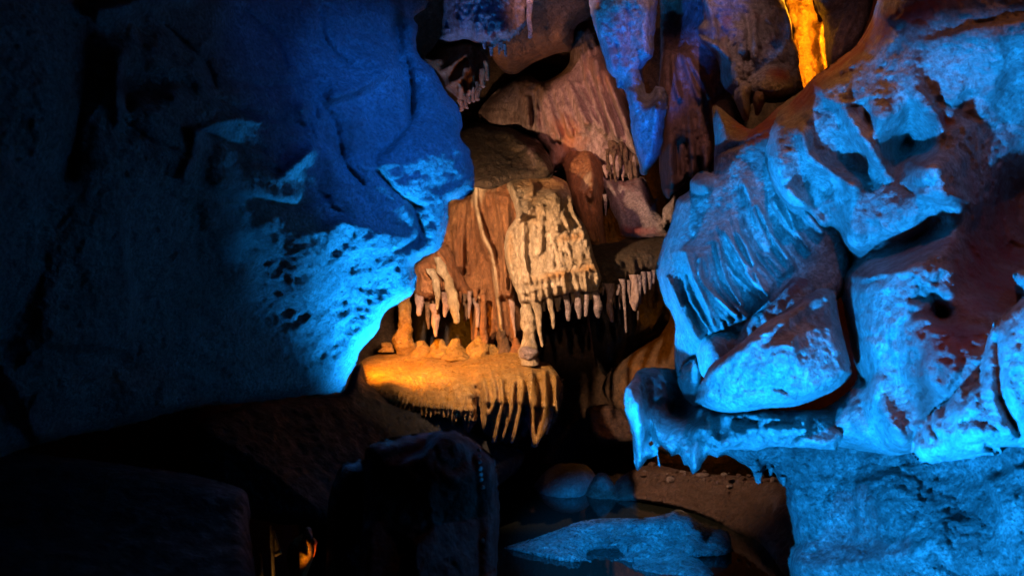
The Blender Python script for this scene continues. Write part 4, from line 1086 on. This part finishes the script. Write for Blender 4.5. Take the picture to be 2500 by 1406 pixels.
for x, y, r in ((510, 170, 7), (620, 158, 5), (632, 170, 12), (672, 180, 4), (758, 170, 8), (760, 222, 5), (545, 176, 4)):
    px, py = t6(f"{x},{y}")[0]
    tag(pebble("calcite_chip", P(px, py, 7.22), (r * .0028, .012, .006), CREAM, None, .4, x, 12),
        {510: "leftmost white chip near the shelf's back edge", 620: "thin white chip behind the widest chip on the shelf", 632: "widest white chip lying on the amber shelf", 672: "small chip right of the widest chip on the shelf", 758: "bright white chip farthest right at the shelf's back",
         760: "lone white chip lower down on the amber shelf top", 545: "tiny chip between the leftmost and the widest chips on the shelf"}[x], "stone chip", "white chips on the amber shelf")
tag(rock_face("capped_stone", t6("1085,140 1090,115 1130,100 1195,130 1190,160 1170,185 1130,200 1095,175"), [(1280, 860, 6.85), (1300, 880, 6.85), (1270, 880, 6.85)], PINK, grid=3, roll=(12, .08), jag=(2.5, 8), thick=.12, noise=[(.02, (16, 16, 16), 4, 'ridge')]),
    "flaky mauve rock under the pale column's foot at the shelf's right corner", "rock")

# ------------------------------------------------------------------ behind and below the canopy
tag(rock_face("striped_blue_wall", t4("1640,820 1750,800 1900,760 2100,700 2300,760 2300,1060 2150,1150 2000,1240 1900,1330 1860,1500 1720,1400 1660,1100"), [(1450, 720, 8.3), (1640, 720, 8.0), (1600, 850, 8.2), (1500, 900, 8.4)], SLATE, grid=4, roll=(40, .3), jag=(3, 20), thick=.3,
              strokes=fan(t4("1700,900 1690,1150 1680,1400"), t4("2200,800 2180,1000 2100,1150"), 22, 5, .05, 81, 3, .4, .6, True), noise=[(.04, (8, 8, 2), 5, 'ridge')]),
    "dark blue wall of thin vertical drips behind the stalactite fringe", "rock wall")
tag(rock_face("rough_brown_rock", t0("1470,950 1490,905 1520,880 1560,850 1610,820 1636,770 1620,740 1670,740 1700,1080 1600,1060 1540,1040 1500,1000"), [(1480, 950, 7.9), (1600, 850, 7.7), (1600, 980, 7.5), (1540, 900, 7.7), (1650, 800, 7.6)], BROWN, grid=4, roll=(30, .25), jag=(3, 20), thick=.3,
              strokes=[ridge(t0("1475,960 1510,990 1560,1010"), 9, .05)], stain_shade=[blob(1540, 930, 50, 60, .5)], noise=[(.05, (5, 5, 5), 5, 'fbm'), (.014, (30, 30, 18), 4, 'billow')]),
    "rough reddish brown rock sloping down behind the small blue lobe of the ledge", "rock")
tag(rock_face("low_dark_rock", t0("1430,1000 1500,985 1560,1000 1640,1040 1640,1110 1560,1085 1450,1080"), [(1450, 1040, 7.9), (1600, 1060, 7.7), (1540, 1020, 7.8)], MUD, grid=5, roll=(20, .2), jag=(3, 20), thick=.3, noise=[(.03, (8, 8, 8), 5, 'fbm')]),
    "dim mauve rock low behind the ledge's teeth", "rock")

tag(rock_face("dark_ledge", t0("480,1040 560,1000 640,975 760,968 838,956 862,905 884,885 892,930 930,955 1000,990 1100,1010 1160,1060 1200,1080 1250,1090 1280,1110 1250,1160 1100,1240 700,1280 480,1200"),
              [(600, 1010, 5.4), (860, 920, 6.3), (900, 1000, 6.1), (1100, 1060, 6.35), (1240, 1110, 6.5), (700, 1100, 5.3), (1000, 1150, 5.9)], SHADED, grid=5, roll=(30, .25), jag=(4, 24), thick=.4,
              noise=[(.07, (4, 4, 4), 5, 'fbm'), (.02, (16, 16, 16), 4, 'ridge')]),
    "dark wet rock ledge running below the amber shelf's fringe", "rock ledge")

# ------------------------------------------------------------------ pool edge
def bank():
    o = rock_face("mud_bank", t7("560,440 575,380 590,330 640,292 720,262 800,262 900,285 1000,300 1100,305 1200,312 1330,318 1420,330 1480,420 1480,900 1440,860 1360,800 1320,700 1250,615 1150,585 1050,525 900,468 700,428"),
                  [(1490, 1180, 7.4), (1500, 1222, 7.05), (1650, 1150, 7.1), (1670, 1240, 6.7), (1800, 1160, 6.7), (1800, 1300, 6.1), (1900, 1180, 6.2), (1900, 1390, 5.4), (1940, 1300, 5.5)], MUD, grid=4, roll=(20, .20), jag=(3, 18), thick=.5,
                  strokes=[ridge(t7("640,310 800,290 1000,320 1200,330 1330,340"), 12, .05), crack(t7("1330,400 1320,460 1300,520"), 8, .06), blob(1880, 1220, 30, 30, .07), ridge(t7("1280,600 1330,690 1380,760"), 14, .07), ridge(t7("700,420 900,455 1060,520"), 10, .05)],
                  stain_shade=[blob(1885, 1215, 28, 30, .7), blob(1880, 1350, 24, 60, .6)], noise=[(.04, (6, 6, 6), 5, 'fbm'), (.02, (24, 24, 24), 4, 'ridge')])
    return tag(o, "red brown mud bank sloping into the pool below the jagged ledge", "bank")


from mathutils.bvhtree import BVHTree
BANK = bank()
TREE = BVHTree.FromPolygons([v.co + BANK.location for v in BANK.data.vertices], [tuple(q.vertices) for q in BANK.data.polygons])


def on_bank(px, py, d, r):
    """the point of the bank seen at a photo pixel, else the point at the guessed distance"""
    o = Vector((0, 0, EYE))
    hit = TREE.ray_cast(o, P(px, py, 1.0) - o)[0]
    return hit + Vector((0, -.45, .55)) * r if hit is not None else P(px, py, d)


for x, y, rx, ry, dd, lab in ((640, 1280, 50, 38, 6.75, "cracked pink lumpy stone on the bank below the middle tooth"), (1010, 1225, 85, 28, 6.75, "long flat pink stone on the bank beneath the biggest tooth"), (1255, 1208, 38, 22, 6.6, "smaller round pink stone right of the long flat one"),
                              (430, 1110, 55, 34, 7.0, "brownish rounded stone behind the leftmost tooth"), (1425, 1215, 30, 16, 6.55, "small brown stone under the dark gap on the bank"), (1540, 1225, 28, 20, 6.5, "brown stone left of the short blue drip"),
                              (1810, 1290, 30, 40, 6.1, "leaning pink stone between the two blue drips"), (770, 1180, 24, 10, 7.0, "flat brown chip behind the cracked pink stone"), (1700, 1230, 26, 22, 6.3, "dark stone right of the short blue drip"),
                              (1320, 1350, 40, 18, 6.4, "brown clod on the bank slope below the round pink stone"), (330, 1220, 40, 14, 7.05, "flat brown stone in front of the leftmost tooth's tip")):
    px, py = tb(f"{x},{y}")[0]
    k = dd / F / 4.687
    tag(pebble("bank_stone", on_bank(px, py, dd, ry * k * .8), (rx * k, .5 * rx * k + .02, ry * k), PINK if "pink" in lab else MUD, None, .35, x, 36), lab, "stone", "stones on the mud bank")

rnd = random.Random(12)
for i in range(34):
    u = rnd.random()
    px, py = tb(f"{200 + u * 1650},{1165 + 60 * u + rnd.uniform(-25, 120)}")[0]
    dd = 7.0 - .95 * u - .1 * rnd.random()
    r = rnd.uniform(6, 20) * dd / F / 4.687 * 1.2
    tag(pebble("pebble", on_bank(px, py, dd, r * .9), (r * rnd.uniform(.9, 1.6), r, r * rnd.uniform(.6, 1)), rnd.choice((MUD, PINK, MUD)), None, .35, i + 40, 14), "small pebble half buried in the red brown mud bank", "pebble", "small pebbles on the mud bank")

tag(rock_face("rounded_boulder", t7("200,400 203,350 230,310 270,275 320,252 380,250 440,256 480,290 495,330 480,380 450,420 430,440 250,440"), [(1310, 1200, 7.3), (1390, 1140, 7.4), (1450, 1200, 7.3), (1390, 1190, 7.15)], BOULDER, grid=4, roll=(40, .3), jag=(2, 20), thick=.2, noise=[(.03, (8, 8, 8), 5, 'fbm')]),
    "dim blue rounded boulder at the far edge of the pool", "boulder")
tag(rock_face("crumbly_rock", t7("430,430 450,370 480,320 500,292 540,300 575,350 600,400 600,440 450,450"), [(1440, 1200, 7.2), (1500, 1200, 7.15), (1470, 1170, 7.2)], MUD, grid=4, roll=(20, .15), jag=(3, 10), thick=.2, stain_shade=[blob(1465, 1180, 30, 30, .5)], noise=[(.03, (12, 12, 12), 5, 'ridge')]),
    "crumbly brown rock between the rounded boulder and the mud bank", "rock")

tag(rock_face("pool_island", t7("60,650 100,632 200,600 330,555 420,520 550,508 700,508 820,488 850,475 880,466 940,498 1000,540 1060,560 1112,575 1118,672 960,692 800,712 640,720 460,722 445,712 350,715 330,712 250,695 150,672"),
              [(1240, 1338, 5.75), (1300, 1310, 5.85), (1450, 1265, 6.15), (1660, 1245, 6.2), (1400, 1340, 5.62), (1400, 1372, 5.5), (1600, 1368, 5.5), (1600, 1310, 5.7), (1780, 1340, 5.6), (1780, 1300, 5.8)], WETROCK, grid=3, roll=(14, .10), jag=(2.5, 10), thick=.35,
              strokes=[blob(1560, 1275, 130, 26, .10, 2), blob(1660, 1262, 50, 18, .08), blob(1475, 1350, 58, 14, -.24, -2), blob(1405, 1360, 22, 18, .08), ridge(t7("840,480 900,560 960,640 970,690"), 12, .06), blob(1590, 1280, 40, 12, .04), crack(t7("700,560 820,600 900,680"), 8, .05)],
              stain_shade=[blob(1480, 1260, 120, 16, .4)], noise=[(.05, (7, 7, 7), 5, 'ridge'), (.030, (26, 26, 26), 4, 'billow')]),
    "long wet speckled rock lying in the pool with a pointed left end", "rock")
tag(rock_face("submerged_rock", t7("480,1000 545,790 600,735 680,700 760,670 830,640 900,645 960,690 1040,745 1120,800 1200,1000"), [(1500, 1400, 5.35), (1600, 1350, 5.5), (1640, 1340, 5.55), (1700, 1380, 5.35), (1600, 1480, 4.9)], WETROCK, grid=4, roll=(24, .16), jag=(3, 12), thick=.3,
              strokes=[ridge(t7("840,650 900,720 960,800"), 14, .05)], noise=[(.04, (7, 7, 7), 5, 'fbm'), (.016, (30, 30, 30), 4, 'billow')]),
    "rough blue rock in front of the long pool rock, cut by the bottom edge", "rock")

# ------------------------------------------------------------------ the dark foreground
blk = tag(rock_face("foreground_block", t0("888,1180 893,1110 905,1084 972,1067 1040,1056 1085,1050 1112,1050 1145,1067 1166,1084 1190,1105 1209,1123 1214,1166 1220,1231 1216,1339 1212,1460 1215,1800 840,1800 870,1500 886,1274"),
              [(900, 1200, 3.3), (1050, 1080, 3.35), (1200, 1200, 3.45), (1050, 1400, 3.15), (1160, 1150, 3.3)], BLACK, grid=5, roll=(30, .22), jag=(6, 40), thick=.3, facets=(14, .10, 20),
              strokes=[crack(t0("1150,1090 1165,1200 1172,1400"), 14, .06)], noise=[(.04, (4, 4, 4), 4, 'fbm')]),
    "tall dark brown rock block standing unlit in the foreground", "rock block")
for x, y, r in ((1169, 1098, 4), (1171, 1112, 3.6), (1171, 1126, 4.4), (1172, 1143, 5), (1174, 1158, 4), (1175, 1170, 4), (1179, 1189, 4), (1177, 1319, 5)):
    pebble("glint_bead", P(x, y, 3.12), (r * 1.25 / F * 3.12,) * 3, LIME, blk, .1, x, 12)  # pale beads modelled in place of highlights on the wet edge
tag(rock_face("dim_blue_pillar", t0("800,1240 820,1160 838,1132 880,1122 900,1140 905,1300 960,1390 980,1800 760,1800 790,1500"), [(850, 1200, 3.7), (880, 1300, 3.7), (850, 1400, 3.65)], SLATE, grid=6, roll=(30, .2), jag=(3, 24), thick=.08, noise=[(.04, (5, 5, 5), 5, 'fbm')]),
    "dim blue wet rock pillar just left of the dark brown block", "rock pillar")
tag(rock_face("foreground_ground", t0("-900,1100 -100,1090 200,1120 420,1150 560,1180 600,1200 612,1250 610,1300 640,1500 700,1900 -900,1900"), [(0, 1150, 3.4), (400, 1200, 3.4), (600, 1250, 3.4), (300, 1500, 2.6), (0, 1500, 2.5)], SHADED, grid=8, roll=(40, .25), jag=(3, 40), thick=.4, noise=[(.08, (3, 3, 3), 5, 'fbm')]),
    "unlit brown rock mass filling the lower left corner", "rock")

fin = thing("fin_drapery", P(668, 1500, 3.9), "thin amber lit stone pole with a folded triangular fin at the bottom left", "stalagmite")
spike("stone_pole", [(*q, 3.9) for q in t9("500,1700 495,1400 488,1200 485,1080 478,960 468,880 462,830")], (5.2, 4.6, 4, 4.2, 4, 3, 1.6), CREAM, fin, 12, .08)
rock_face("folded_fin", t9("485,880 505,890 525,950 550,1030 570,1090 588,1148 550,1170 515,1192 500,1180 500,1040"), [(668, 1310, 3.92), (680, 1350, 3.86), (685, 1345, 3.84)], CREAM, fin, micro=0, grid=2, roll=(4, .02), jag=(.4, 20), thick=.02, smooth=False, strokes=[ridge(t9("500,1165 540,1155 585,1140"), 2.5, .015)])
tag(spike("knobbly_stalagmite", [(*q, 3.85) for q in t9("345,1700 345,1480 340,1380 345,1300 345,1220 345,1160")], (8, 7, 6.5, 6, 5, 3), CREAM, None, 12, .2, .4), "short knobbly amber stalagmite left of the finned pole", "stalagmite")
eg = tag(rock_face("egg_shaped_rock", t9("640,1180 655,1100 690,1020 760,960 820,930 860,930 900,1000 925,1050 940,1120 945,1180 925,1240 900,1310 870,1390 860,1460 740,1440 670,1340"), [(730, 1330, 4.1), (750, 1370, 4.1), (710, 1360, 4.15)], HONEY, micro=0, grid=3, roll=(36, .18), jag=(1, 30), thick=.1, noise=[(.012, (14, 14, 14), 5, 'ridge'), (.008, (40, 40, 40), 3, 'billow')]),
         "egg shaped ochre rock with a red patch in the dark lower left", "rock")
rock_face("red_mineral_patch", t9("915,1040 925,980 950,970 975,1000 988,1030 970,1070 968,1120 950,1180 932,1200 938,1120 925,1070"), [(765, 1320, 4.03), (770, 1340, 4.03), (765, 1350, 4.03)], RED, eg, micro=0, grid=2, roll=(7, .04), jag=(1, 8), thick=.05, noise=[(.008, (50, 50, 50), 3, 'billow')])
rock_face("dark_hollow_rim", t9("820,950 850,860 890,850 920,870 935,960 925,1010 905,1045 880,1010 850,990"), [(750, 1300, 4.06), (755, 1310, 4.06), (748, 1320, 4.06)], SLATE, eg, micro=0, grid=2, roll=(8, .05), jag=(1, 10), thick=.05, noise=[(.01, (40, 40, 40), 4, 'ridge')])
spot("amber_floodlight", P(850, 1395, 4.1), P(735, 1355, 4.08), AMBER, 7, 60, .8, .015)
spot("amber_floodlight", P(640, 1450, 3.84), P(676, 1340, 3.9), (1, .5, .12), .8, 60, .8, .01)
